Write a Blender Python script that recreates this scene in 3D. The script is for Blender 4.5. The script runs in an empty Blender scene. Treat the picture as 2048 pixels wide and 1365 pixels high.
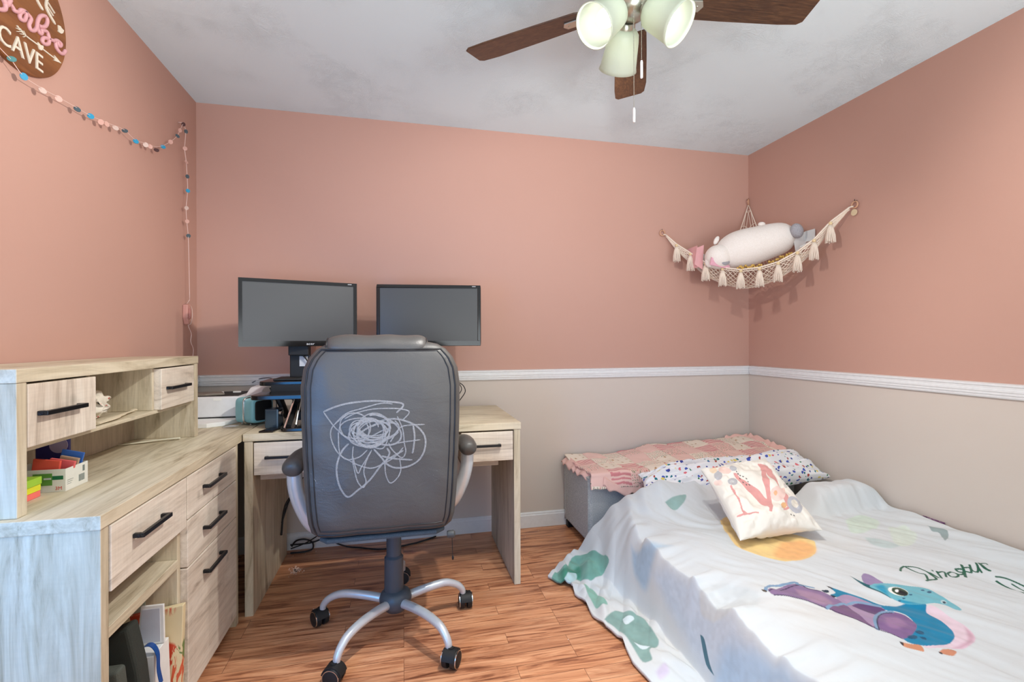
import bpy, bmesh, math, random
import numpy as np
from mathutils import Vector, Matrix
random.seed(3); RNG = np.random.RandomState(7)
S = bpy.context.scene
C = S.collection
# ------------------------------------------------------------------ camera, world, lights, exposure
def cam_axes(yaw, pitch, roll):
    f = Vector((math.sin(yaw)*math.cos(pitch), math.cos(yaw)*math.cos(pitch), math.sin(pitch)))
    r = Vector((math.cos(yaw), -math.sin(yaw), 0)); u = r.cross(f)
    return r*math.cos(roll)+u*math.sin(roll), -r*math.sin(roll)+u*math.cos(roll), f
cd = bpy.data.cameras.new('camera'); cam = bpy.data.objects.new('camera', cd); C.objects.link(cam)
cd.sensor_width = 36; cd.lens = 954.057/2048*36; cd.clip_start = .02
r_, u_, f_ = cam_axes(.2252, -.00112, -.00363)
M = Matrix((r_, u_, -f_)).transposed().to_4x4(); M.translation = Vector((0, 0, 1.15937))
cam.matrix_world = M; S.camera = cam
S.view_settings.view_transform = 'Standard'; S.view_settings.look = 'None'
S.view_settings.gamma = 1; S.view_settings.use_curve_mapping = False
S.view_settings.exposure = 0.28
W = bpy.data.worlds.new('world'); S.world = W; W.use_nodes = True
bgn = W.node_tree.nodes['Background']; bgn.inputs[0].default_value = (.88, .95, 1.0, 1); bgn.inputs[1].default_value = .78
def area(name, loc, rot, sx, sy, power, col):
    l = bpy.data.lights.new(name, 'AREA'); l.shape = 'RECTANGLE'; l.size = sx; l.size_y = sy; l.energy = power; l.color = col
    o = bpy.data.objects.new(name, l); o.location = loc; o.rotation_euler = rot; C.objects.link(o); return o
# daylight falling in through the window of the left wall, behind the photographer's left shoulder
wl_ = area('window_daylight', (-.98, .30, .85), (0, 0, 0), .7, 1.2, 7.4, (.01, .36, 1.0))
wl_.rotation_euler = Vector((.35, .93, -.15)).to_track_quat('-Z', 'Z').to_euler(); wl_.data.spread = math.radians(120)
# unseen area light added behind the camera, at the room's open side
# fill tilted up to brighten the ceiling; no lamp stands there
fl_ = area('ceiling_fill', (.75, -1.35, 1.0), (0, 0, 0), 2.4, 1.4, 46, (.90, .97, 1.0)); fl_.rotation_euler = Vector((0, .60, .80)).to_track_quat('-Z', 'Z').to_euler(); fl_.data.spread = math.radians(125)

XL, XR, YB, ZC = -1.0728, 2.345, 2.8644, 2.44
# ------------------------------------------------------------------ helpers
class MB:
    def __init__(s): s.v = []; s.f = []; s.m = []; s.mi = 0
    def add(s, vs, fs):
        b = len(s.v); s.v += [tuple(v) for v in vs]; s.f += [tuple(b+i for i in f) for f in fs]; s.m += [s.mi]*len(fs); return s
    def box(s, x0, x1, y0, y1, z0, z1, T=None):
        vs = [Vector((x, y, z)) for x in (x0, x1) for y in (y0, y1) for z in (z0, z1)]
        if T: vs = [T @ v for v in vs]
        return s.add(vs, [(0, 1, 3, 2), (4, 6, 7, 5), (0, 4, 5, 1), (2, 3, 7, 6), (0, 2, 6, 4), (1, 5, 7, 3)])
    def tube(s, path, r, n=10, cap=True, flat=1.0, up=None):
        P = [Vector(p) for p in path]; R = r if isinstance(r, (list, tuple)) else [r]*len(P)
        vs = []; prev = None
        for i, p in enumerate(P):
            t = (P[min(i+1, len(P)-1)]-P[max(i-1, 0)])
            if t.length < 1e-9: t = Vector((0, 0, 1))
            t.normalize()
            if prev is None:
                a = Vector(up) if up else (Vector((0, 0, 1)) if abs(t.z) < .9 else Vector((1, 0, 0)))
            else: a = prev
            x = (a-t*a.dot(t)); x.normalize(); prev = x; y = t.cross(x)
            for k in range(n):
                q = 2*math.pi*k/n; vs.append(p+x*math.cos(q)*R[i]*flat+y*math.sin(q)*R[i])
        fs = [(i*n+k, i*n+(k+1) % n, (i+1)*n+(k+1) % n, (i+1)*n+k) for i in range(len(P)-1) for k in range(n)]
        if cap: fs += [tuple(range(n-1, -1, -1)), tuple((len(P)-1)*n+k for k in range(n))]
        return s.add(vs, fs)
    def lathe(s, prof, T=None, n=32, cap=False):
        T = T or Matrix(); vs = [T @ Vector((r*math.cos(2*math.pi*k/n), r*math.sin(2*math.pi*k/n), z)) for r, z in prof for k in range(n)]
        fs = [(i*n+k, i*n+(k+1) % n, (i+1)*n+(k+1) % n, (i+1)*n+k) for i in range(len(prof)-1) for k in range(n)]
        if cap: fs += [tuple(range(n-1, -1, -1)), tuple((len(prof)-1)*n+k for k in range(n))]
        return s.add(vs, fs)
    def ell(s, c, r, T=None, n=24, m=14, e=1.0):
        c = Vector(c); T = T or Matrix(); vs = []
        sg = lambda v: math.copysign(abs(v)**e, v)
        for i in range(m+1):
            a = math.pi*i/m-math.pi/2
            for k in range(n):
                b = 2*math.pi*k/n
                vs.append(c+T @ Vector((r[0]*sg(math.cos(a))*sg(math.cos(b)), r[1]*sg(math.cos(a))*sg(math.sin(b)), r[2]*sg(math.sin(a)))))
        fs = [(i*n+k, i*n+(k+1) % n, (i+1)*n+(k+1) % n, (i+1)*n+k) for i in range(m) for k in range(n)]
        return s.add(vs, fs)
    def prism(s, poly, f0, f1):
        n = len(poly); vs = [f0(*p) for p in poly]+[f1(*p) for p in poly]
        return s.add(vs, [tuple(range(n-1, -1, -1)), tuple(range(n, 2*n))]+[(k, (k+1) % n, n+(k+1) % n, n+k) for k in range(n)])
    def ribbon(s, pts, w, off, fn):
        """flat stroke: pts in 2-D, fn(a,b,h) -> 3-D; a closed strip with thickness off"""
        P = smooth(pts); n = len(P); vs = []
        for i in range(n):
            a = P[max(i-1, 0)]; b = P[min(i+1, n-1)]; dx, dy = b[0]-a[0], b[1]-a[1]; L = math.hypot(dx, dy) or 1
            nx, ny = -dy/L*w/2, dx/L*w/2; t = 1 if 0 < i < n-1 else .45
            for h in (0, off):
                vs.append(fn(P[i][0]+nx*t, P[i][1]+ny*t, h)); vs.append(fn(P[i][0]-nx*t, P[i][1]-ny*t, h))
        fs = []
        for i in range(n-1):
            a, b = 4*i, 4*i+4
            fs += [(a+2, a+3, b+3, b+2), (a, b, b+1, a+1), (a, a+2, b+2, b), (a+1, b+1, b+3, a+3)]
        fs += [(0, 1, 3, 2), (4*n-4, 4*n-2, 4*n-1, 4*n-3)]
        return s.add(vs, fs)
    def build(s, name, mat, parent=None, smooth=False, bevel=0, seg=2, loc=None, rec=True, sub=0):
        me = bpy.data.meshes.new(name)
        o = bpy.data.objects.new(name, me)
        base = Vector((0, 0, 0))
        if parent: o.parent = parent; base = parent.get('_b') and Vector(parent['_b']) or Vector((0, 0, 0))
        elif loc: base = Vector(loc); o.location = base
        if parent is None: o['_b'] = tuple(base)
        else: o['_b'] = tuple(base)
        me.from_pydata([(v[0]-base[0], v[1]-base[1], v[2]-base[2]) for v in s.v], [], s.f)
        if rec:
            bm = bmesh.new(); bm.from_mesh(me)
            if len(s.v) < 60000: bmesh.ops.remove_doubles(bm, verts=bm.verts, dist=1e-6)
            bmesh.ops.recalc_face_normals(bm, faces=bm.faces); bm.to_mesh(me); bm.free()
        for mm in (mat if isinstance(mat, (list, tuple)) else [mat]): me.materials.append(mm)
        if isinstance(mat, (list, tuple)) and len(me.polygons) == len(s.m): me.polygons.foreach_set('material_index', s.m)
        if smooth:
            me.polygons.foreach_set('use_smooth', [True]*len(me.polygons))
            if smooth != 'all':
                me.set_sharp_from_angle(angle=math.radians(40))
        C.objects.link(o)
        if bevel:
            b = o.modifiers.new('bevel', 'BEVEL'); b.width = bevel; b.segments = seg; b.limit_method = 'ANGLE'; b.angle_limit = math.radians(50)
        if sub:
            b = o.modifiers.new('sub', 'SUBSURF'); b.levels = sub; b.render_levels = sub
        return o
def smooth(pts, k=5):
    P = [tuple(p) for p in pts]
    if len(P) < 3: return P
    out = []
    for i in range(len(P)-1):
        p0, p1, p2, p3 = P[max(i-1, 0)], P[i], P[i+1], P[min(i+2, len(P)-1)]
        for j in range(k):
            t = j/k
            out.append(tuple(.5*((2*b)+(c-a)*t+(2*a-5*b+4*c-d)*t*t+(-a+3*b-3*c+d)*t**3) for a, b, c, d in zip(p0, p1, p2, p3)))
    out.append(P[-1]); return out
def tag(o, label, cat, group=None, kind=None):
    if label: o['label'] = label
    if cat: o['category'] = cat
    if group: o['group'] = group
    if kind: o['kind'] = kind
    return o
def thing(name, label, cat, loc, group=None):
    o = bpy.data.objects.new(name, None); o.empty_display_size = .05; C.objects.link(o); o.location = loc; o['_b'] = tuple(loc)
    return tag(o, label, cat, group)
def lab(o, t): o['label'] = t; return o
def struct(o): o['kind'] = 'structure'; return o
def bx(name, mat, parent, *b, bevel=.0015, **k): return MB().box(*b).build(name, mat, parent, bevel=bevel, **k)
def text_mesh(txt, size, fn, off, font_w=1.0, spacing=1.0):
    """letters as a thin raised mesh; fn(u,v,h) -> 3-D"""
    cu = bpy.data.curves.new('t', 'FONT'); cu.body = txt; cu.size = size; cu.resolution_u = 3; cu.space_character = spacing
    o = bpy.data.objects.new('t', cu); C.objects.link(o)
    dg = bpy.context.evaluated_depsgraph_get(); me = bpy.data.meshes.new_from_object(o.evaluated_get(dg))
    mb = MB(); n = len(me.vertices)
    vs = [fn(v.co.x*font_w, v.co.y, off) for v in me.vertices]; fs = [tuple(p.vertices) for p in me.polygons]
    mb.add(vs, fs)
    mb.add([fn(v.co.x*font_w, v.co.y, 0) for v in me.vertices], [f[::-1] for f in fs])
    from collections import Counter
    cnt = Counter(); 
    for f in fs:
        for i in range(len(f)): cnt[frozenset((f[i], f[(i+1) % len(f)]))] += 1
    for f in fs:
        for i in range(len(f)):
            a, b = f[i], f[(i+1) % len(f)]
            if cnt[frozenset((a, b))] == 1: mb.f.append((a, n+a, n+b, b)); mb.m.append(0)
    bpy.data.objects.remove(o); bpy.data.curves.remove(cu); bpy.data.meshes.remove(me)
    return mb
def grid_obj(name, X, Y, Z, mat, parent=None, col=None, loc=(0, 0, 0), solid=0, offset=-1, closed_u=False):
    h, w = X.shape; me = bpy.data.meshes.new(name)
    co = np.stack([X-loc[0], Y-loc[1], Z-loc[2]], -1).reshape(-1, 3).astype(np.float32)
    me.vertices.add(h*w); me.vertices.foreach_set('co', co.ravel())
    i, j = np.meshgrid(np.arange(h-1), np.arange(w-1), indexing='ij'); a = (i*w+j).ravel()
    F = np.stack([a, a+1, a+w+1, a+w], -1); nf = len(F)
    me.loops.add(nf*4); me.loops.foreach_set('vertex_index', F.ravel().astype(np.int32))
    me.polygons.add(nf); me.polygons.foreach_set('loop_start', (np.arange(nf)*4).astype(np.int32)); 
    me.update(calc_edges=True); me.polygons.foreach_set('use_smooth', np.ones(nf, bool))
    if col is not None:
        at = me.color_attributes.new('print', 'FLOAT_COLOR', 'POINT')
        c4 = np.concatenate([col.reshape(-1, 3), np.ones((h*w, 1))], 1).astype(np.float32); at.data.foreach_set('color', c4.ravel())
    me.validate()
    o = bpy.data.objects.new(name, me); me.materials.append(mat); C.objects.link(o)
    if parent: o.parent = parent
    else: o.location = loc
    o['_b'] = tuple(loc)
    if solid:
        m = o.modifiers.new('thick', 'SOLIDIFY'); m.thickness = solid; m.offset = offset
    return o
def lin(c):
    return tuple(((v/255)/12.92 if v/255 <= .04045 else ((v/255+.055)/1.055)**2.4) for v in c)
def in_poly(px, py, poly):
    r = np.zeros(px.shape, bool); n = len(poly); j = n-1
    for i in range(n):
        xi, yi = poly[i]; xj, yj = poly[j]
        if yi != yj: r ^= ((yi > py) != (yj > py)) & (px < (xj-xi)*(py-yi)/(yj-yi)+xi)
        j = i
    return r
def seg_dist(px, py, pts, closed=False):
    d = np.full(px.shape, 1e9); n = len(pts)
    for i in range(n if closed else n-1):
        ax, ay = pts[i]; bx_, by = pts[(i+1) % n]; dx, dy = bx_-ax, by-ay; L = dx*dx+dy*dy or 1e-12
        t = np.clip(((px-ax)*dx+(py-ay)*dy)/L, 0, 1); d = np.minimum(d, np.hypot(px-ax-t*dx, py-ay-t*dy))
    return d
def paint(col, U, V, kind, pts, rgb, w=0, noise=0):
    """print a shape onto the cloth's colour array (albedo of the dye only)"""
    if len(pts) > 2: pts = smooth(pts+[pts[0]], 4)[:-1] if kind == 'poly' else smooth(pts, 4)
    xs = [p[0] for p in pts]; ys = [p[1] for p in pts]; pad = max(w, .004)*2
    m = (U > min(xs)-pad) & (U < max(xs)+pad) & (V > min(ys)-pad) & (V < max(ys)+pad)
    if not m.any(): return
    u, v = U[m], V[m]
    if kind == 'line': a = np.clip((w/2-seg_dist(u, v, pts))/.0012+.5, 0, 1)
    else:
        ins = in_poly(u, v, pts); d = seg_dist(u, v, pts, True); sd = np.where(ins, d, -d); fe = w if w > 0 else .0014
        a = np.clip(sd/fe+.5, 0, 1) if w <= .004 else sst(-fe*.5, fe, sd)
    tone = 1+.06*vnoise(u*60, v*60, 5)+(.12*vnoise(u*22, v*22, 9) if noise else 0)
    c = np.array(lin(rgb))[None]*tone[:, None]; col[m] = col[m]*(1-a[:, None])+c*a[:, None]
# ------------------------------------------------------------------ materials
class NT:
    def __init__(s, name):
        s.m = bpy.data.materials.new(name); s.m.use_nodes = True; s.t = s.m.node_tree; s.b = s.t.nodes['Principled BSDF']; s.out = s.t.nodes['Material Output']
    def n(s, typ, ins=None, **kw):
        nd = s.t.nodes.new(typ)
        for k, v in kw.items(): setattr(nd, k, v)
        for k, v in (ins or {}).items(): s.set(nd.inputs[k], v)
        return nd
    def set(s, sock, v):
        if isinstance(v, bpy.types.NodeSocket): s.t.links.new(v, sock)
        elif isinstance(v, bpy.types.Node): s.t.links.new(v.outputs[0], sock)
        else: sock.default_value = v
    def p(s, **kw):
        for k, v in kw.items(): s.set(s.b.inputs[k.replace('_', ' ')], v)
        return s
    def coord(s, scale=(1, 1, 1), kind='Object', rot=(0, 0, 0)):
        tc = s.n('ShaderNodeTexCoord'); return s.n('ShaderNodeMapping', {'Vector': tc.outputs[kind], 'Scale': scale, 'Rotation': rot})
    def noise(s, vec, scale, detail=4, rough=.55, dist=0):
        return s.n('ShaderNodeTexNoise', {'Vector': vec, 'Scale': scale, 'Detail': detail, 'Roughness': rough, 'Distortion': dist}).outputs['Fac']
    def ramp(s, fac, stops):
        r = s.n('ShaderNodeValToRGB', {'Fac': fac}); e = r.color_ramp.elements
        while len(e) < len(stops): e.new(.5)
        for i, (p, c) in enumerate(stops): e[i].position = p; e[i].color = (*c, 1) if len(c) == 3 else c
        return r.outputs['Color']
    def mix(s, fac, a, b, mode='MIX'):
        m = s.n('ShaderNodeMix', data_type='RGBA', blend_type=mode); s.set(m.inputs[0], fac)
        for i, v in ((6, a), (7, b)):
            if isinstance(v, tuple) and len(v) == 3: v = (*v, 1)
            s.set(m.inputs[i], v)
        return m.outputs[2]
    def bump(s, h, strength=.2, dist=.01):
        b = s.n('ShaderNodeBump', {'Height': h, 'Strength': strength, 'Distance': dist}); s.set(s.b.inputs['Normal'], b.outputs[0]); return b
def plain(name, rgb, rough=.5, metal=0, bump=None, **kw):
    k = NT(name); k.p(Base_Color=(*lin(rgb), 1), Roughness=rough, Metallic=metal, **kw)
    # a little surface variation keeps each thing from reading as flat paint
    v = k.coord((1, 1, 1)); f = k.noise(v, 40, 3)
    k.p(Base_Color=k.mix(f, tuple(c*.93 for c in lin(rgb)), tuple(min(c*1.07, 1) for c in lin(rgb))))
    if bump: k.bump(k.noise(v, bump[0], 3), bump[1], .005)
    return k.m
def wood_mat(name, axis, c0, c1, c2, saw=.5):
    k = NT(name); sc = [9, 9, 9]; sc['xyz'.index(axis)] = .9
    v = k.coord(tuple(sc)); g = k.noise(v, 2.1, 8, .66, 1.6); big = k.noise(k.coord(tuple(s*.22 for s in sc)), 2.2, 3, .5, .3)
    col = k.ramp(g, [(.30, lin(c0)), (.43, lin(c1)), (.58, lin(c2)), (.80, lin(tuple(min(255, c+8) for c in c2)))])
    sc2 = [160, 160, 160]; sc2['xyz'.index(axis)] = 6
    fine = k.noise(k.coord(tuple(sc2)), 1.0, 3)
    sc3 = [7, 7, 7]; sc3['xyz'.index(axis)] = 150
    sawn = k.noise(k.coord(tuple(sc3)), 1.0, 2)
    tint = k.ramp(big, [(.35, lin((226, 216, 208))), (.6, (1, 1, 1)), (.75, lin((236, 230, 232)))])
    col = k.mix(.6, col, tint, 'MULTIPLY'); col = k.mix(.14, col, k.ramp(fine, [(.35, (.45, .45, .45)), (.6, (1, 1, 1))]), 'MULTIPLY')
    col = k.mix(.05*saw, col, k.ramp(sawn, [(.4, (.3, .3, .3)), (.55, (1, 1, 1))]), 'MULTIPLY')
    knot = k.n('ShaderNodeTexVoronoi', {'Vector': k.coord((7, 7, 7)), 'Scale': .8}).outputs['Distance']
    col = k.mix(k.ramp(knot, [(.03, (.35, .35, .35)), (.10, (0, 0, 0))]), col, lin((120, 108, 92)))
    k.p(Base_Color=col, Roughness=.55); k.b.inputs['Specular IOR Level'].default_value = .35
    k.bump(fine, .08, .002); return k.m
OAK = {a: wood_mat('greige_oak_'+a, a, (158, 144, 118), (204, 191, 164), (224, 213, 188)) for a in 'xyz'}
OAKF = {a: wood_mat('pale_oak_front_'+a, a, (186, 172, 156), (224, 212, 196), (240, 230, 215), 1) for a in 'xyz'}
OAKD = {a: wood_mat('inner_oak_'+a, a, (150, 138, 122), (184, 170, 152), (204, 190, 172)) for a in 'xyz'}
def wall_mat():
    k = NT('two_tone_wall_paint'); tc = k.n('ShaderNodeTexCoord'); sp = k.n('ShaderNodeSeparateXYZ', {'Vector': tc.outputs['Object']})
    gt = k.n('ShaderNodeMath', {0: sp.outputs['Z'], 1: .95}, operation='GREATER_THAN')
    v = k.coord((1, 1, 1)); f = k.noise(v, 1.3, 3)
    up = k.mix(f, lin((196, 154, 139)), lin((200, 159, 144))); lo = k.mix(f, lin((210, 199, 189)), lin((215, 204, 194)))
    k.p(Base_Color=k.mix(gt.outputs[0], lo, up), Roughness=.62); k.b.inputs['Specular IOR Level'].default_value = .25
    k.bump(k.noise(v, 220, 2), .05, .002); return k.m
def ceil_mat():
    k = NT('stippled_ceiling'); v = k.coord((1, 1, 1)); w = k.n('ShaderNodeTexNoise', {'Vector': v, 'Scale': 5.0, 'Detail': 2.0})
    vv = k.n('ShaderNodeVectorMath', {0: v.outputs[0], 1: w.outputs['Color']}, operation='ADD')
    sw = k.noise(k.n('ShaderNodeMapping', {'Vector': vv.outputs[0], 'Scale': (26, 95, 30)}), 1.0, 4, .6, 1.2)
    m = k.noise(v, 3.5, 3); h = k.mix(k.ramp(m, [(.42, (0, 0, 0)), (.62, (1, 1, 1))]), (.5, .5, .5), sw)
    k.p(Base_Color=(*lin((226, 244, 251)), 1), Roughness=.85); k.b.inputs['Specular IOR Level'].default_value = .1
    k.bump(h, .6, .0065); return k.m
def floor_mat():
    k = NT('wood_laminate'); tc = k.n('ShaderNodeTexCoord')
    br = k.n('ShaderNodeTexBrick', {'Vector': tc.outputs['Object'], 'Color1': (0, 0, 0, 1), 'Color2': (1, 1, 1, 1), 'Mortar': (.5, .5, .5, 1), 'Scale': 1.0, 'Mortar Size': .0007, 'Brick Width': .62, 'Row Height': .066, 'Bias': 0.0}, offset=.37, offset_frequency=3)
    off = k.n('ShaderNodeVectorMath', {0: br.outputs['Color'], 1: (7.3, 3.1, 0)}, operation='MULTIPLY')
    base = k.n('ShaderNodeVectorMath', {0: tc.outputs['Object'], 1: off.outputs[0]}, operation='ADD')
    st = k.n('ShaderNodeMapping', {'Vector': base.outputs[0], 'Scale': (1.6, 17, 1)})
    g = k.noise(st, 1.7, 7, .6, 1.4); st2 = k.n('ShaderNodeMapping', {'Vector': base.outputs[0], 'Scale': (5, 170, 1)}); fine = k.noise(st2, 1, 3)
    col = k.ramp(g, [(.27, lin((112, 66, 44))), (.38, lin((160, 102, 72))), (.48, lin((208, 144, 104))), (.62, lin((230, 170, 128))), (.8, lin((240, 186, 146)))])
    col = k.mix(.3, col, k.ramp(br.outputs['Color'], [(0, lin((176, 150, 138))), (.5, (1, 1, 1)), (1, lin((255, 238, 214)))]), 'MULTIPLY')
    col = k.mix(.3, col, k.ramp(fine, [(.35, (.4, .4, .4)), (.6, (1, 1, 1))]), 'MULTIPLY')
    col = k.mix(br.outputs['Fac'], col, lin((96, 58, 40)))
    k.p(Base_Color=col, Roughness=.34); k.b.inputs['Specular IOR Level'].default_value = .4
    k.bump(fine, .05, .001); return k.m
def print_mat(name, rough=.85, wr=.25, fuzz=.3):
    k = NT(name); a = k.n('ShaderNodeAttribute', attribute_name='print')
    v = k.coord((1, 1, 1)); w = k.noise(k.n('ShaderNodeMapping', {'Vector': v.outputs[0], 'Rotation': (0, 0, .54), 'Scale': (34, 8, 20)}), 1, 5, .6, .8)
    k.p(Base_Color=a.outputs['Color'], Roughness=rough); k.b.inputs['Sheen Weight'].default_value = fuzz; k.b.inputs['Specular IOR Level'].default_value = .2
    k.bump(w, wr, .004); return k.m
def fabric(name, rgb, rgb2, scale=900, rough=.9, bump=.3):
    k = NT(name); v = k.coord((1, 1, 1)); f = k.noise(v, scale, 2, .7)
    k.p(Base_Color=k.mix(k.ramp(f, [(.35, (0, 0, 0)), (.65, (1, 1, 1))]), lin(rgb), lin(rgb2)), Roughness=rough); k.bump(f, bump, .002); return k.m
def leather(name, rgb):
    k = NT(name); v = k.coord((1, 1, 1)); f = k.n('ShaderNodeTexVoronoi', {'Vector': v, 'Scale': 420.0}).outputs['Distance']
    big = k.noise(v, 5, 3); k.p(Base_Color=k.mix(big, tuple(c*.85 for c in lin(rgb)), tuple(c*1.15 for c in lin(rgb))), Roughness=k.ramp(big, [(.3, (.36,)*3), (.7, (.5,)*3)])); k.b.inputs['Specular IOR Level'].default_value = .6
    hh = k.mix(.9, f, k.noise(k.coord((1, 1, 2.2)), 9, 4, .6, .6)); k.bump(hh, .22, .012); return k.m
MW = wall_mat(); MC = ceil_mat(); MF = floor_mat()
WHITE = plain('white_trim_paint', (232, 233, 234), .4)
BLACKM = plain('black_metal', (28, 28, 30), .35, .4)
BLACKP = plain('black_plastic', (22, 22, 22), .6)
GLOSS = plain('black_gloss_plastic', (26, 24, 24), .12)
DARKG = plain('dark_grey_plastic', (66, 74, 82), .42)
SILVER = plain('silver_paint', (204, 208, 212), .3, .35)
CHROME = plain('chrome', (210, 212, 214), .15, 1)
LEATH = leather('grey_black_leather', (77, 75, 73))
PAPER = plain('white_paper', (236, 236, 234), .7)
# duvet height field (numpy only)
def vnoise(x, y, seed=0):
    """smooth value noise for numpy arrays"""
    r = np.random.RandomState(seed); G = r.rand(256, 256)*2-1
    xi = np.floor(x).astype(int); yi = np.floor(y).astype(int); fx = x-xi; fy = y-yi
    fx = fx*fx*fx*(fx*(fx*6-15)+10); fy = fy*fy*fy*(fy*(fy*6-15)+10)
    g = lambda a, b: G[a % 256, b % 256]
    return (g(xi, yi)*(1-fx)+g(xi+1, yi)*fx)*(1-fy)+(g(xi, yi+1)*(1-fx)+g(xi+1, yi+1)*fx)*fy
def sst(a, b, x): t = np.clip((x-a)/(b-a), 0, 1); return t*t*(3-2*t)
EV = [(.55, .80), (1.0, .805), (1.2, .795), (1.38, .805), (1.49, .792), (1.60, .812), (1.70, .785), (1.79, .765), (1.88, .772), (1.96, .752), (2.03, .762), (2.09, .715), (2.14, .700), (2.19, .682)]
xmin = lambda y: np.interp(y, [e[0] for e in EV], [e[1] for e in EV])
FV = [(.66, 2.195), (.74, 2.27), (.82, 2.33), (.90, 2.365), (1.0, 2.33), (1.08, 2.28), (1.2, 2.22), (1.35, 2.21), (1.6, 2.22), (1.9, 2.22), (2.1, 2.16), (2.34, 2.16)]
ymax = lambda x: np.interp(x, [e[0] for e in FV], [e[1] for e in FV])
def duvet_base(x, y):
    far = sst(1.80, 2.32, y)
    x0 = .968-.10*far+.008*np.sin(y*9); top = .285
    rise = sst(0, 1, np.clip((x-x0)/(.050+.19*far), 0, 1))
    z = .020+(top-.020)*rise**.8+.034*sst(x0, x0+.26, x)*(1-far*.5)
    z = z+.115*np.exp(-np.abs((x-1.52)/.36)**4-((y-2.27)/.17)**2)
    z = z+.045*np.exp(-((x-1.22)/.13)**2-((y-2.22)/.14)**2)
    z = z+.125*np.exp(-(np.abs((x-2.13)/.19))**6-(np.abs((y-1.985)/.095))**5)
    return z+.02*sst(2.15, 2.34, x), rise, x0, far
def duvet_h(x, y):
    z, rise, x0, far = duvet_base(x, y)
    q = x*.855+y*.52; l = -x*.52+y*.855
    on_top = sst(x0+.06, x0+.24, x)
    z = z+on_top*(.012*vnoise(q*9+1.6*vnoise(x*3, y*3, 3), l*2.2, 1)+.007*vnoise(q*21+1.2*vnoise(x*5, y*5, 4), l*4, 2)+.006*vnoise(x*5, y*5, 8)+.0012*vnoise(q*55, l*11, 12))
    side = rise*(1-on_top)
    z = z+side*(.020*vnoise(y*13, x*3, 6)+.010*vnoise(y*30, x*5, 7))
    flap = 1-rise
    inner = sst(0, .05, x-xmin(y))
    z = z+flap*(.013*(vnoise(x*12+y*3, y*8, 10)+.6)+.008*vnoise(x*30+y*8, y*17, 11))*inner
    z = z+flap*inner*.016*np.maximum(0, np.sin((x+.12*np.sin(y*5)-.2*(y-1.5))*52+2*vnoise(y*4, x*4, 14)))*sst(1.2, 1.9, y)*.9
    z = z+.014*far*(1-rise*.6)*np.sin((x-y*.35)*60+3*vnoise(x*4, y*4, 13))*sst(0, .08, x-xmin(y))
    z = z+far*flap*.05*sst(.75, 1.0, x)
    # crumpled seams round the lump near the wall
    z = z+.012*np.exp(-((y-1.9)/.08)**2)*vnoise(x*26, y*12, 15)*sst(1.7, 1.95, x)
    return np.maximum(z, .014)
_tx = np.linspace(.62, 2.36, 1400); _ty = np.linspace(.5, 2.42, 240)
_TX, _TY = np.meshgrid(_tx, _ty); _B = duvet_base(_TX, _TY)[0]
_L = np.concatenate([np.zeros((240, 1)), np.cumsum(np.hypot(np.diff(_B, axis=1), np.diff(_TX, axis=1)), 1)], 1)
_L = _L-_L[:, [int(np.argmin(abs(_tx-1.30)))]]+1.30
def unroll(x, y):
    """cloth coordinate across the duvet: equals x on the flat top, counts the cloth's own length down the side"""
    fi = np.clip((y-.5)/(2.42-.5)*239, 0, 238.999); fj = np.clip((x-.62)/(2.36-.62)*1399, 0, 1398.999)
    i = fi.astype(int); j = fj.astype(int); a = fi-i; b = fj-j
    return (_L[i, j]*(1-b)+_L[i, j+1]*b)*(1-a)+(_L[i+1, j]*(1-b)+_L[i+1, j+1]*b)*a
def cushion_pts(BL, BR, TR, TL, th, N=110, pinch=.07, pw=.42, wr=.004, seed=50):
    BL, BR, TR, TL = [np.array(p, float) for p in (BL, BR, TR, TL)]
    U, V = np.meshgrid(np.linspace(-1, 1, N), np.linspace(-1, 1, N))
    nrm = np.cross(BR-BL, TL-BL); nrm /= np.linalg.norm(nrm)
    def side(sg):
        u = U*(1-pinch*(1-np.abs(V)**2.2)*np.abs(U)**3); v = V*(1-pinch*(1-np.abs(U)**2.2)*np.abs(V)**3)
        a = (u+1)/2; b = (v+1)/2
        P = BL*((1-a)*(1-b))[..., None]+BR*(a*(1-b))[..., None]+TR*(a*b)[..., None]+TL*((1-a)*b)[..., None]
        t = th/2*(np.clip(1-U**2, 0, 1)*np.clip(1-V**2, 0, 1))**pw
        edge = (1-np.clip(1-U**2, 0, 1)*np.clip(1-V**2, 0, 1)); t = t+wr*vnoise(U*3, V*3, seed)*t/th*4+wr*.8*vnoise(U*9, V*9, seed+1)*edge*t/th*3
        return P+nrm*(sg*t)[..., None]
    return side(1), side(-1)[:, ::-1], (BL+BR+TR+TL)/4
MCUSH = ((1.30, 1.640, .362), (1.71, 1.655, .360), (1.775, 2.055, .560), (1.375, 2.005, .545), .125)
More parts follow.
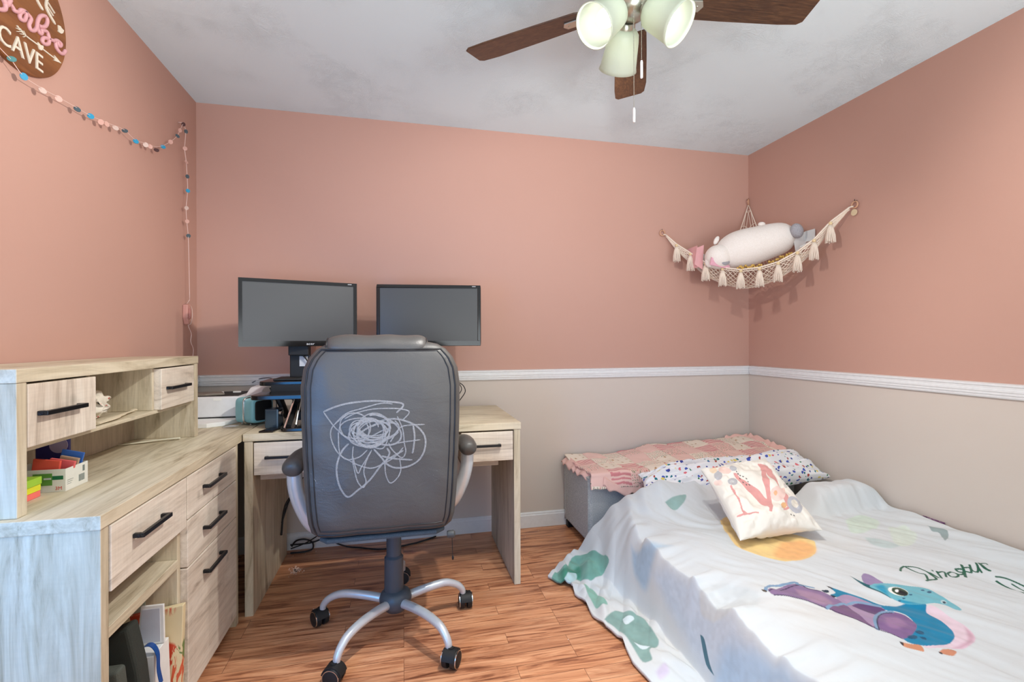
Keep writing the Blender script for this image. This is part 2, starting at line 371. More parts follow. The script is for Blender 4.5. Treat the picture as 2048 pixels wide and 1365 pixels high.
DUVET_ART = [
('poly',[(0.946,1.971),(1.01,1.83),(1.078,1.767),(0.924,1.778),(0.817,1.811),(0.856,1.906)],(172,195,214),0.03,0),  # first three shapes: soft-edged pale blue patches down the duvet's left side
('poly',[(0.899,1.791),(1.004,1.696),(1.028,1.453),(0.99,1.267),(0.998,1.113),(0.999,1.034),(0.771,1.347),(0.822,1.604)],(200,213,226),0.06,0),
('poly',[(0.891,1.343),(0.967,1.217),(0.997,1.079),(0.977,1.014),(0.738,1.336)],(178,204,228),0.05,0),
('poly',[(0.872,1.455),(0.872,1.428),(0.804,1.382),(0.785,1.355),(0.795,1.403)],(60,110,130),0.003,0),
('poly',[(0.998,1.492),(1.061,1.498),(1.123,1.445),(1.145,1.351),(1.047,1.28),(0.981,1.337),(0.95,1.412),(0.94,1.464)],(204,210,213),0.015,0),
('poly',[(1.419,1.925),(1.379,1.844),(1.312,1.687),(1.326,1.618),(1.38,1.548),(1.445,1.522),(1.541,1.538),(1.608,1.588),(1.662,1.671),(1.627,1.74),(1.529,1.744),(1.433,1.809),(1.48,1.953)],(236,205,140),0.004,0),
('poly',[(1.506,1.663),(1.599,1.658),(1.608,1.588),(1.541,1.538),(1.445,1.522),(1.393,1.576)],(236,180,120),0.02,0),
('poly',[(1.998,1.813),(2.117,1.842),(2.131,1.756),(1.971,1.669),(1.893,1.694)],(205,218,205),0.01,0),
('poly',[(2.098,1.695),(2.191,1.691),(2.135,1.595),(1.994,1.519),(1.944,1.539)],(212,222,212),0.01,0),
('poly',[(1.912,1.642),(1.95,1.596),(1.95,1.525),(1.883,1.511),(1.856,1.572)],(190,205,205),0.01,0),
('poly',[(2.27,1.653),(2.266,1.571),(2.183,1.523),(2.235,1.579),(2.229,1.609)],(150,165,165),0.003,0),
('poly',[(1.246,2.105),(1.298,2.124),(1.381,2.135),(1.322,2.079),(1.262,2.065)],(150,180,175),0.004,0),
('poly',[(0.524,2.224),(0.575,2.222),(0.671,2.307),(0.778,2.189),(0.79,2.091),(0.732,2.095),(0.659,2.074),(0.606,2.132),(0.532,2.093),(0.495,2.171)],(120,170,158),0.004,1),
('poly',[(0.531,2.201),(0.584,2.207),(0.657,2.232),(0.643,2.131),(0.603,2.124),(0.536,2.104)],(70,140,120),0.02,0),
('poly',[(0.55,2.127),(0.589,2.174),(0.62,2.174),(0.609,2.125),(0.558,2.096)],(185,215,220),0.004,0),
('poly',[(0.627,2.069),(0.642,2.019),(0.627,1.923),(0.616,1.87),(0.572,1.872),(0.584,1.94)],(140,185,170),0.004,0),
('poly',[(0.561,1.795),(0.627,1.832),(0.68,1.796),(0.718,1.749),(0.709,1.649),(0.693,1.6),(0.647,1.582),(0.628,1.531),(0.592,1.536),(0.598,1.634),(0.587,1.725)],(135,165,158),0.005,1),
('poly',[(0.634,1.778),(0.67,1.776),(0.675,1.76),(0.624,1.728)],(215,228,232),0.003,0),
('poly',[(0.613,1.64),(0.637,1.62),(0.659,1.604),(0.624,1.595)],(215,228,232),0.003,0),
('poly',[(0.606,1.475),(0.659,1.501),(0.65,1.454),(0.605,1.441)],(205,195,215),0.012,0),
'dino',
('poly',[(1.533,1.374),(1.527,1.326),(1.541,1.276),(1.531,1.223),(1.522,1.26),(1.513,1.294),(1.518,1.333)],(20,90,100),0,0),
('poly',[(1.394,1.336),(1.415,1.29),(1.442,1.243),(1.465,1.196),(1.532,1.186),(1.468,1.165),(1.444,1.187),(1.416,1.234),(1.366,1.275),(1.362,1.29),(1.388,1.295)],(20,125,160),0,0),
('poly',[(1.57,1.151),(1.6,1.157),(1.601,1.128),(1.599,1.108),(1.598,1.065),(1.581,1.03),(1.543,1.003),(1.49,0.987),(1.438,0.991),(1.371,1.009),(1.443,1.027),(1.525,1.074),(1.545,1.121)],(222,200,212),0,0),
('poly',[(1.592,1.061),(1.581,1.03),(1.543,1.003),(1.49,0.987),(1.438,0.991),(1.479,0.999),(1.527,1.011)],(200,160,178),0.008,0),
('poly',[(1.425,1.191),(1.478,1.19),(1.554,1.191),(1.592,1.167),(1.558,1.138),(1.553,1.094),(1.534,1.053),(1.494,1.02),(1.437,1.006),(1.385,1.012),(1.353,1.03),(1.357,1.053),(1.392,1.06),(1.45,1.087),(1.478,1.125),(1.472,1.16)],(10,125,165),0,0),
('poly',[(1.175,1.352),(1.25,1.371),(1.31,1.373),(1.323,1.341),(1.351,1.316),(1.36,1.269),(1.364,1.244),(1.305,1.227),(1.284,1.221),(1.277,1.239),(1.26,1.272),(1.229,1.298),(1.177,1.325)],(135,110,145),0,0),
('poly',[(1.282,1.355),(1.332,1.312),(1.335,1.255),(1.288,1.24),(1.262,1.285)],(160,130,155),0.01,0),
('poly',[(1.287,1.22),(1.329,1.24),(1.359,1.23),(1.34,1.15),(1.337,1.107),(1.322,1.099),(1.308,1.149),(1.288,1.197)],(120,90,125),0,0),
('poly',[(1.363,1.272),(1.414,1.27),(1.445,1.197),(1.443,1.178),(1.381,1.156),(1.322,1.111),(1.355,1.221)],(165,140,170),0,0),
('poly',[(1.372,1.223),(1.412,1.226),(1.449,1.179),(1.39,1.163)],(95,65,110),0,0),
('poly',[(1.325,1.098),(1.346,1.123),(1.424,1.171),(1.458,1.165),(1.476,1.139),(1.465,1.1),(1.423,1.07),(1.378,1.053),(1.353,1.051),(1.342,1.076)],(125,95,140),0,0),
('poly',[(1.404,1.146),(1.45,1.143),(1.432,1.098),(1.377,1.085),(1.363,1.105)],(150,115,155),0.01,0),
('line',[(1.167,1.352),(1.209,1.385),(1.247,1.379),(1.313,1.381),(1.311,1.368),(1.344,1.34)],(125,155,185),0.011,0),
('line',[(1.282,1.226),(1.3,1.232),(1.354,1.239),(1.359,1.23)],(125,155,185),0.011,0),
('line',[(1.371,1.231),(1.404,1.233),(1.449,1.196)],(125,155,185),0.011,0),
('line',[(1.323,1.098),(1.365,1.14),(1.424,1.171),(1.458,1.165)],(125,155,185),0.011,0),
('line',[(1.174,1.345),(1.305,1.366),(1.323,1.341),(1.349,1.314)],(60,50,80),0.0035,0),
('line',[(1.177,1.325),(1.228,1.297),(1.259,1.271),(1.281,1.228)],(60,50,80),0.0035,0),
('line',[(1.327,1.097),(1.362,1.132),(1.42,1.166),(1.454,1.162)],(60,50,80),0.0035,0),
('line',[(1.286,1.219),(1.308,1.149),(1.322,1.099),(1.341,1.075),(1.351,1.05)],(60,50,80),0.0035,0),
('poly',[(1.161,1.366),(1.169,1.354),(1.167,1.345),(1.16,1.353)],(80,70,60),0,0),
('poly',[(1.57,1.362),(1.6,1.378),(1.611,1.363),(1.606,1.33),(1.595,1.302),(1.565,1.305),(1.536,1.299),(1.531,1.32)],(150,130,170),0,0),
('poly',[(1.536,1.299),(1.573,1.307),(1.619,1.298),(1.671,1.272),(1.715,1.249),(1.697,1.184),(1.678,1.126),(1.651,1.122),(1.65,1.147),(1.627,1.165),(1.581,1.167),(1.554,1.182),(1.541,1.197),(1.531,1.223),(1.531,1.259),(1.524,1.29)],(110,180,195),0,0),
('poly',[(1.541,1.294),(1.585,1.293),(1.534,1.234),(1.531,1.259)],(30,150,185),0.01,0),
('poly',[(1.544,1.216),(1.574,1.178),(1.584,1.166),(1.554,1.182),(1.539,1.2)],(20,140,175),0.008,0),
('poly',[(1.602,1.226),(1.592,1.222),(1.579,1.22),(1.568,1.222),(1.56,1.229),(1.555,1.237),(1.555,1.247),(1.559,1.257),(1.571,1.268),(1.581,1.272),(1.597,1.276),(1.612,1.276),(1.621,1.271),(1.625,1.261),(1.619,1.246),(1.611,1.234)],(240,240,235),0,0),
('poly',[(1.599,1.225),(1.59,1.221),(1.58,1.22),(1.572,1.223),(1.566,1.229),(1.564,1.237),(1.565,1.246),(1.573,1.257),(1.581,1.263),(1.59,1.268),(1.603,1.271),(1.614,1.27),(1.62,1.264),(1.618,1.253),(1.613,1.241),(1.607,1.231)],(40,70,40),0,0),
('poly',[(1.595,1.224),(1.589,1.222),(1.583,1.222),(1.578,1.225),(1.574,1.23),(1.573,1.236),(1.575,1.244),(1.579,1.25),(1.584,1.255),(1.589,1.256),(1.595,1.256),(1.6,1.253),(1.603,1.247),(1.604,1.241),(1.603,1.234),(1.6,1.228)],(12,14,16),0,0),
('poly',[(1.591,1.249),(1.588,1.247),(1.585,1.245),(1.581,1.244),(1.578,1.244),(1.576,1.245),(1.576,1.248),(1.578,1.25),(1.581,1.253),(1.584,1.255),(1.588,1.257),(1.591,1.257),(1.594,1.257),(1.596,1.256),(1.596,1.254),(1.594,1.251)],(245,245,245),0,0),
('poly',[(1.669,1.16),(1.663,1.157),(1.657,1.156),(1.653,1.156),(1.651,1.158),(1.651,1.161),(1.653,1.165),(1.657,1.169),(1.663,1.173),(1.67,1.177),(1.676,1.178),(1.68,1.178),(1.682,1.176),(1.681,1.172),(1.679,1.168),(1.674,1.164)],(190,215,220),0,0),
('poly',[(1.666,1.16),(1.663,1.159),(1.659,1.158),(1.657,1.158),(1.655,1.159),(1.655,1.161),(1.657,1.163),(1.66,1.166),(1.663,1.168),(1.667,1.17),(1.671,1.171),(1.673,1.171),(1.675,1.17),(1.674,1.168),(1.673,1.165),(1.67,1.163)],(20,60,80),0,0),
('poly',[(1.435,1.055),(1.427,1.052),(1.419,1.053),(1.415,1.057),(1.414,1.062),(1.419,1.067),(1.428,1.07),(1.436,1.069),(1.44,1.065),(1.44,1.06)],(12,80,115),0,0),
('poly',[(1.4,1.047),(1.391,1.042),(1.381,1.041),(1.373,1.044),(1.369,1.048),(1.371,1.052),(1.378,1.055),(1.389,1.056),(1.399,1.055),(1.403,1.051)],(12,80,115),0,0),
('poly',[(1.416,1.035),(1.411,1.033),(1.406,1.035),(1.404,1.039),(1.405,1.043),(1.408,1.047),(1.412,1.047),(1.416,1.045),(1.419,1.042),(1.419,1.038)],(12,80,115),0,0),
('poly',[(1.702,1.228),(1.695,1.224),(1.686,1.221),(1.68,1.222),(1.679,1.225),(1.684,1.229),(1.691,1.233),(1.699,1.235),(1.704,1.234),(1.705,1.232)],(12,80,115),0,0),
('poly',[(1.69,1.241),(1.686,1.239),(1.679,1.238),(1.674,1.238),(1.673,1.239),(1.676,1.242),(1.681,1.246),(1.686,1.246),(1.69,1.246),(1.692,1.244)],(12,80,115),0,0),
('poly',[(1.61,1.22),(1.607,1.218),(1.603,1.218),(1.6,1.219),(1.598,1.221),(1.6,1.223),(1.603,1.224),(1.607,1.224),(1.61,1.223),(1.611,1.222)],(12,80,115),0,0),
('poly',[(1.567,1.209),(1.564,1.207),(1.56,1.207),(1.557,1.207),(1.556,1.209),(1.558,1.211),(1.561,1.213),(1.565,1.213),(1.568,1.212),(1.569,1.211)],(12,80,115),0,0),
('poly',[(1.545,1.203),(1.543,1.203),(1.54,1.203),(1.538,1.205),(1.537,1.207),(1.537,1.209),(1.539,1.209),(1.542,1.208),(1.544,1.206),(1.545,1.204)],(12,80,115),0,0),
('poly',[(1.332,1.041),(1.349,1.027),(1.37,1.018),(1.354,0.996),(1.339,1.005),(1.322,1.024)],(205,140,105),0,0),
('poly',[(1.331,1.043),(1.335,1.036),(1.324,1.026),(1.323,1.032)],(60,45,45),0,0),
('poly',[(1.391,0.985),(1.409,0.99),(1.432,0.986),(1.438,0.976),(1.411,0.965),(1.392,0.974)],(200,135,105),0,0),
('poly',[(1.389,0.986),(1.394,0.981),(1.388,0.975),(1.384,0.979)],(60,45,45),0,0),
('poly',[(1.393,1.335),(1.399,1.325),(1.396,1.31),(1.392,1.324)],(50,40,40),0,0),
('poly',[(1.357,1.321),(1.377,1.315),(1.37,1.303),(1.356,1.305)],(30,50,70),0,0),
('poly',[(1.362,1.29),(1.37,1.278),(1.359,1.273),(1.358,1.284)],(30,40,60),0,0),
('line',[(1.735,1.355),(1.767,1.378),(1.791,1.386),(1.793,1.376),(1.795,1.338),(1.806,1.324),(1.769,1.288)],(28,90,68),0.007,0),
('line',[(1.791,1.386),(1.826,1.371),(1.831,1.342),(1.824,1.319),(1.807,1.288),(1.778,1.286),(1.755,1.282)],(28,90,68),0.008,0),
('line',[(1.858,1.339),(1.857,1.336)],(28,90,68),0.006,0),
('line',[(1.833,1.328),(1.825,1.294)],(28,90,68),0.007,0),
('line',[(1.867,1.33),(1.832,1.289)],(28,90,68),0.007,0),
('line',[(1.861,1.322),(1.894,1.325),(1.86,1.294)],(28,90,68),0.007,0),
('line',[(1.92,1.321),(1.894,1.313),(1.882,1.293),(1.906,1.291),(1.929,1.305),(1.92,1.321)],(28,90,68),0.007,0),
('line',[(1.976,1.321),(1.957,1.33),(1.95,1.316),(1.962,1.307),(1.939,1.3),(1.925,1.306)],(28,90,68),0.008,0),
('line',[(2.0,1.341),(1.969,1.312),(1.934,1.284)],(28,90,68),0.009,0),
('line',[(1.991,1.326),(2.011,1.323),(1.988,1.302),(1.975,1.31)],(28,90,68),0.007,0),
('line',[(2.03,1.335),(2.003,1.31),(2.011,1.298),(2.035,1.312),(2.058,1.333)],(28,90,68),0.007,0),
('line',[(2.041,1.317),(2.019,1.29)],(28,90,68),0.006,0),
('line',[(2.067,1.328),(2.047,1.3),(2.043,1.282)],(28,90,68),0.01,0),
('line',[(2.07,1.325),(2.096,1.328),(2.089,1.317)],(28,90,68),0.006,0),
('line',[(2.031,1.255),(2.043,1.239),(2.052,1.216),(2.059,1.19)],(28,90,68),0.006,0),
('line',[(2.016,1.244),(2.013,1.221),(2.012,1.193),(2.001,1.156)],(28,90,68),0.008,0),
('line',[(2.039,1.215),(2.039,1.196),(2.036,1.176)],(28,90,68),0.005,0)]
SIGN_SCRIPT = [[(1.576,2.097),(1.589,2.088),(1.601,2.111)],[(1.603,2.099),(1.612,2.094),(1.616,2.09),(1.632,2.097),(1.64,2.108),(1.654,2.114),(1.659,2.106),(1.652,2.087),(1.64,2.081),(1.635,2.087),(1.639,2.1),(1.654,2.114)],[(1.654,2.114),(1.677,2.109),(1.67,2.087),(1.675,2.075),(1.687,2.079),(1.699,2.094),(1.704,2.118),(1.716,2.141),(1.736,2.154),(1.744,2.144),(1.736,2.124),(1.721,2.112),(1.711,2.109)],[(1.701,2.103),(1.706,2.091),(1.716,2.088),(1.721,2.097)],[(1.716,2.098),(1.739,2.11),(1.749,2.1),(1.749,2.08),(1.733,2.067),(1.722,2.07),(1.728,2.083),(1.746,2.092),(1.773,2.101)],[(1.773,2.101),(1.786,2.111),(1.803,2.111),(1.8,2.102),(1.792,2.099),(1.786,2.109)],[(1.778,2.104),(1.783,2.086),(1.8,2.08),(1.814,2.086),(1.824,2.102)]]
SIGN_B = [(1.529,2.098),(1.558,2.119),(1.589,2.124),(1.601,2.104),(1.61,2.093),(1.612,2.08),(1.601,2.061),(1.578,2.042),(1.548,2.037),(1.529,2.049)]
SIGN_ARROW = [[(1.626,2.055),(1.64,2.049),(1.661,2.046),(1.706,2.048),(1.726,2.047),(1.772,2.048),(1.803,2.049)],[(1.624,2.046),(1.64,2.049)],[(1.626,2.038),(1.641,2.047)],[(1.638,2.039),(1.654,2.046)],[(1.637,2.054),(1.647,2.05)],[(1.65,2.055),(1.658,2.048)],[(1.649,2.037),(1.659,2.046)],[(1.705,2.055),(1.716,2.049)],[(1.726,2.057),(1.716,2.039)]]
SIGN_HEAD = [[(1.774,2.057),(1.804,2.049),(1.77,2.039),(1.779,2.049)],[(1.705,2.056),(1.716,2.054),(1.726,2.058),(1.727,2.052),(1.721,2.041),(1.712,2.038),(1.706,2.047)],[(1.792,2.163),(1.802,2.166),(1.806,2.163),(1.817,2.162),(1.813,2.151),(1.805,2.144),(1.796,2.142),(1.791,2.143),(1.794,2.149)]]
SCRIBBLE = [[(-0.267,0.916),(-0.226,0.933),(-0.177,0.944),(-0.104,0.949),(-0.044,0.944),(-0.004,0.937),(-0.001,0.925),(-0.023,0.904)],[(-0.267,0.916),(-0.232,0.864),(-0.198,0.831),(-0.154,0.802),(-0.116,0.797)],[(-0.183,0.907),(-0.232,0.87),(-0.244,0.84),(-0.236,0.803),(-0.216,0.768),(-0.184,0.745),(-0.149,0.725),(-0.11,0.713),(-0.075,0.723),(-0.029,0.748),(0.001,0.781)],[(-0.184,0.803),(-0.207,0.777),(-0.223,0.732),(-0.222,0.686),(-0.21,0.646),(-0.187,0.618),(-0.155,0.639),(-0.116,0.67),(-0.069,0.729),(-0.038,0.749),(0.001,0.769)],[(-0.169,0.793),(-0.172,0.751),(-0.166,0.713),(-0.155,0.67),(-0.137,0.647),(-0.127,0.668),(-0.134,0.699),(-0.128,0.733),(-0.107,0.778)],[(-0.063,0.729),(-0.06,0.688),(-0.045,0.656),(-0.02,0.673),(-0.008,0.703),(-0.013,0.744)],[(-0.107,0.858),(-0.074,0.878),(-0.029,0.883),(0.017,0.871),(0.054,0.848),(0.077,0.812),(0.075,0.768),(0.054,0.731),(0.016,0.711),(-0.026,0.709),(-0.057,0.725),(-0.074,0.748),(-0.101,0.78)],[(-0.001,0.878),(0.02,0.9),(0.014,0.912),(-0.029,0.92),(-0.104,0.92),(-0.163,0.907),(-0.198,0.889)],[(-0.02,0.892),(-0.001,0.844),(0.004,0.797),(0.009,0.765),(-0.005,0.744),(-0.038,0.774),(-0.05,0.799)],[(0.035,0.858),(0.04,0.82),(0.037,0.782),(0.032,0.757)],[(-0.038,0.793),(0.004,0.8),(0.06,0.805)],[(-0.151,0.802),(-0.104,0.827),(-0.05,0.849),(-0.053,0.812),(-0.068,0.782),(-0.092,0.783),(-0.116,0.797)],[(-0.074,0.754),(-0.029,0.742),(0.032,0.734)],[(-0.232,0.87),(-0.192,0.908),(-0.139,0.924),(-0.074,0.94),(-0.035,0.936)],[(-0.172,0.763),(-0.155,0.7),(-0.143,0.718),(-0.128,0.742),(-0.11,0.772)],[(-0.056,0.781),(-0.047,0.762),(-0.063,0.729)],[(-0.218,0.848),(-0.217,0.796),(-0.21,0.765),(-0.187,0.748),(-0.149,0.755),(-0.122,0.778)],[(-0.026,0.829),(-0.044,0.802),(-0.014,0.848),(0.017,0.859),(0.076,0.859)],[(-0.087,0.897),(-0.067,0.891),(-0.049,0.881),(-0.032,0.869),(-0.019,0.856),(-0.01,0.841),(-0.006,0.827),(-0.008,0.814),(-0.014,0.804),(-0.026,0.796),(-0.041,0.792),(-0.058,0.792),(-0.078,0.796),(-0.097,0.803),(-0.115,0.813),(-0.13,0.826),(-0.142,0.839),(-0.15,0.854)],[(-0.164,0.811),(-0.181,0.817),(-0.197,0.828),(-0.207,0.844),(-0.212,0.861),(-0.211,0.879),(-0.203,0.894),(-0.19,0.904),(-0.173,0.909),(-0.155,0.908),(-0.138,0.901),(-0.124,0.888),(-0.114,0.872),(-0.111,0.854),(-0.115,0.837),(-0.125,0.823),(-0.14,0.814),(-0.157,0.811)],[(-0.117,0.837),(-0.122,0.825),(-0.131,0.816),(-0.142,0.811),(-0.154,0.811),(-0.166,0.817),(-0.175,0.826),(-0.18,0.838),(-0.181,0.852),(-0.178,0.865),(-0.171,0.875),(-0.16,0.882),(-0.148,0.883),(-0.136,0.88),(-0.126,0.872),(-0.119,0.86),(-0.116,0.847),(-0.118,0.833)],[(-0.016,0.838),(-0.027,0.827),(-0.044,0.817),(-0.065,0.81),(-0.088,0.805),(-0.109,0.803),(-0.128,0.805),(-0.142,0.811),(-0.149,0.818),(-0.15,0.828),(-0.144,0.839),(-0.131,0.849),(-0.113,0.859),(-0.091,0.866),(-0.069,0.87),(-0.048,0.871),(-0.03,0.868),(-0.017,0.862)],[(-0.155,0.846),(-0.155,0.859),(-0.152,0.872),(-0.145,0.884),(-0.135,0.894),(-0.123,0.901),(-0.11,0.905),(-0.096,0.906),(-0.082,0.903),(-0.07,0.897),(-0.059,0.889),(-0.05,0.878),(-0.045,0.865),(-0.044,0.851),(-0.046,0.838),(-0.051,0.825),(-0.059,0.814),(-0.07,0.806)],[(-0.149,0.883),(-0.133,0.886),(-0.115,0.885),(-0.098,0.882),(-0.082,0.875),(-0.069,0.866),(-0.06,0.856),(-0.055,0.845),(-0.056,0.834),(-0.063,0.824),(-0.074,0.817),(-0.088,0.812),(-0.105,0.81),(-0.123,0.812),(-0.14,0.817),(-0.155,0.824),(-0.167,0.833),(-0.174,0.844)],[(-0.115,0.899),(-0.102,0.901),(-0.088,0.899),(-0.075,0.895),(-0.064,0.889),(-0.055,0.88),(-0.05,0.869),(-0.047,0.858),(-0.049,0.847),(-0.054,0.838),(-0.062,0.829),(-0.073,0.823),(-0.086,0.82),(-0.099,0.82),(-0.112,0.823),(-0.124,0.828),(-0.134,0.836),(-0.142,0.846)],[(-0.083,0.797),(-0.096,0.791),(-0.111,0.789),(-0.126,0.792),(-0.139,0.798),(-0.149,0.808),(-0.155,0.82),(-0.158,0.833),(-0.155,0.847),(-0.149,0.859),(-0.139,0.869),(-0.126,0.876),(-0.111,0.879),(-0.096,0.877),(-0.083,0.872),(-0.071,0.863),(-0.064,0.851),(-0.061,0.838)],[(-0.029,0.877),(-0.019,0.868),(-0.014,0.857),(-0.015,0.846),(-0.023,0.835),(-0.035,0.826),(-0.052,0.818),(-0.072,0.814),(-0.092,0.812),(-0.112,0.814),(-0.129,0.819),(-0.142,0.827),(-0.151,0.836),(-0.153,0.847),(-0.15,0.858),(-0.141,0.869),(-0.127,0.877),(-0.109,0.884)],[(-0.049,0.825),(-0.062,0.812),(-0.08,0.801),(-0.101,0.794),(-0.124,0.792),(-0.145,0.794),(-0.163,0.801),(-0.176,0.811),(-0.183,0.824),(-0.182,0.838),(-0.175,0.851),(-0.161,0.864),(-0.143,0.873),(-0.121,0.879),(-0.098,0.88),(-0.077,0.877),(-0.06,0.87),(-0.048,0.859)],[(-0.046,0.83),(-0.052,0.817),(-0.063,0.805),(-0.077,0.796),(-0.093,0.79),(-0.111,0.789),(-0.127,0.793),(-0.14,0.8),(-0.15,0.811),(-0.154,0.824),(-0.154,0.837),(-0.148,0.851),(-0.137,0.863),(-0.123,0.872),(-0.107,0.877),(-0.09,0.878),(-0.074,0.875),(-0.06,0.868)],[(-0.059,0.834),(-0.076,0.829),(-0.097,0.827),(-0.119,0.828),(-0.14,0.832),(-0.158,0.838),(-0.171,0.846),(-0.176,0.855),(-0.175,0.864),(-0.166,0.871),(-0.151,0.877),(-0.131,0.88),(-0.109,0.88),(-0.087,0.877),(-0.068,0.872),(-0.053,0.865),(-0.044,0.856),(-0.043,0.847)],[(-0.167,0.849),(-0.16,0.866),(-0.147,0.878),(-0.129,0.885),(-0.109,0.886),(-0.089,0.879),(-0.073,0.867),(-0.063,0.85),(-0.06,0.831),(-0.064,0.814),(-0.075,0.799),(-0.091,0.789),(-0.11,0.786),(-0.13,0.79),(-0.148,0.8),(-0.161,0.815),(-0.167,0.833),(-0.167,0.851)],[(-0.123,0.824),(-0.142,0.821),(-0.162,0.821),(-0.181,0.824),(-0.197,0.83),(-0.208,0.838),(-0.214,0.848),(-0.214,0.859),(-0.209,0.869),(-0.198,0.879),(-0.183,0.886),(-0.164,0.89),(-0.144,0.891),(-0.125,0.889),(-0.108,0.884),(-0.095,0.876),(-0.087,0.866),(-0.084,0.856)],[(-0.152,0.851),(-0.152,0.865),(-0.147,0.877),(-0.136,0.886),(-0.122,0.89),(-0.107,0.889),(-0.091,0.883),(-0.078,0.872),(-0.07,0.859),(-0.067,0.845),(-0.069,0.831),(-0.077,0.82),(-0.09,0.814),(-0.105,0.812),(-0.121,0.816),(-0.135,0.824),(-0.146,0.836),(-0.152,0.85)]]
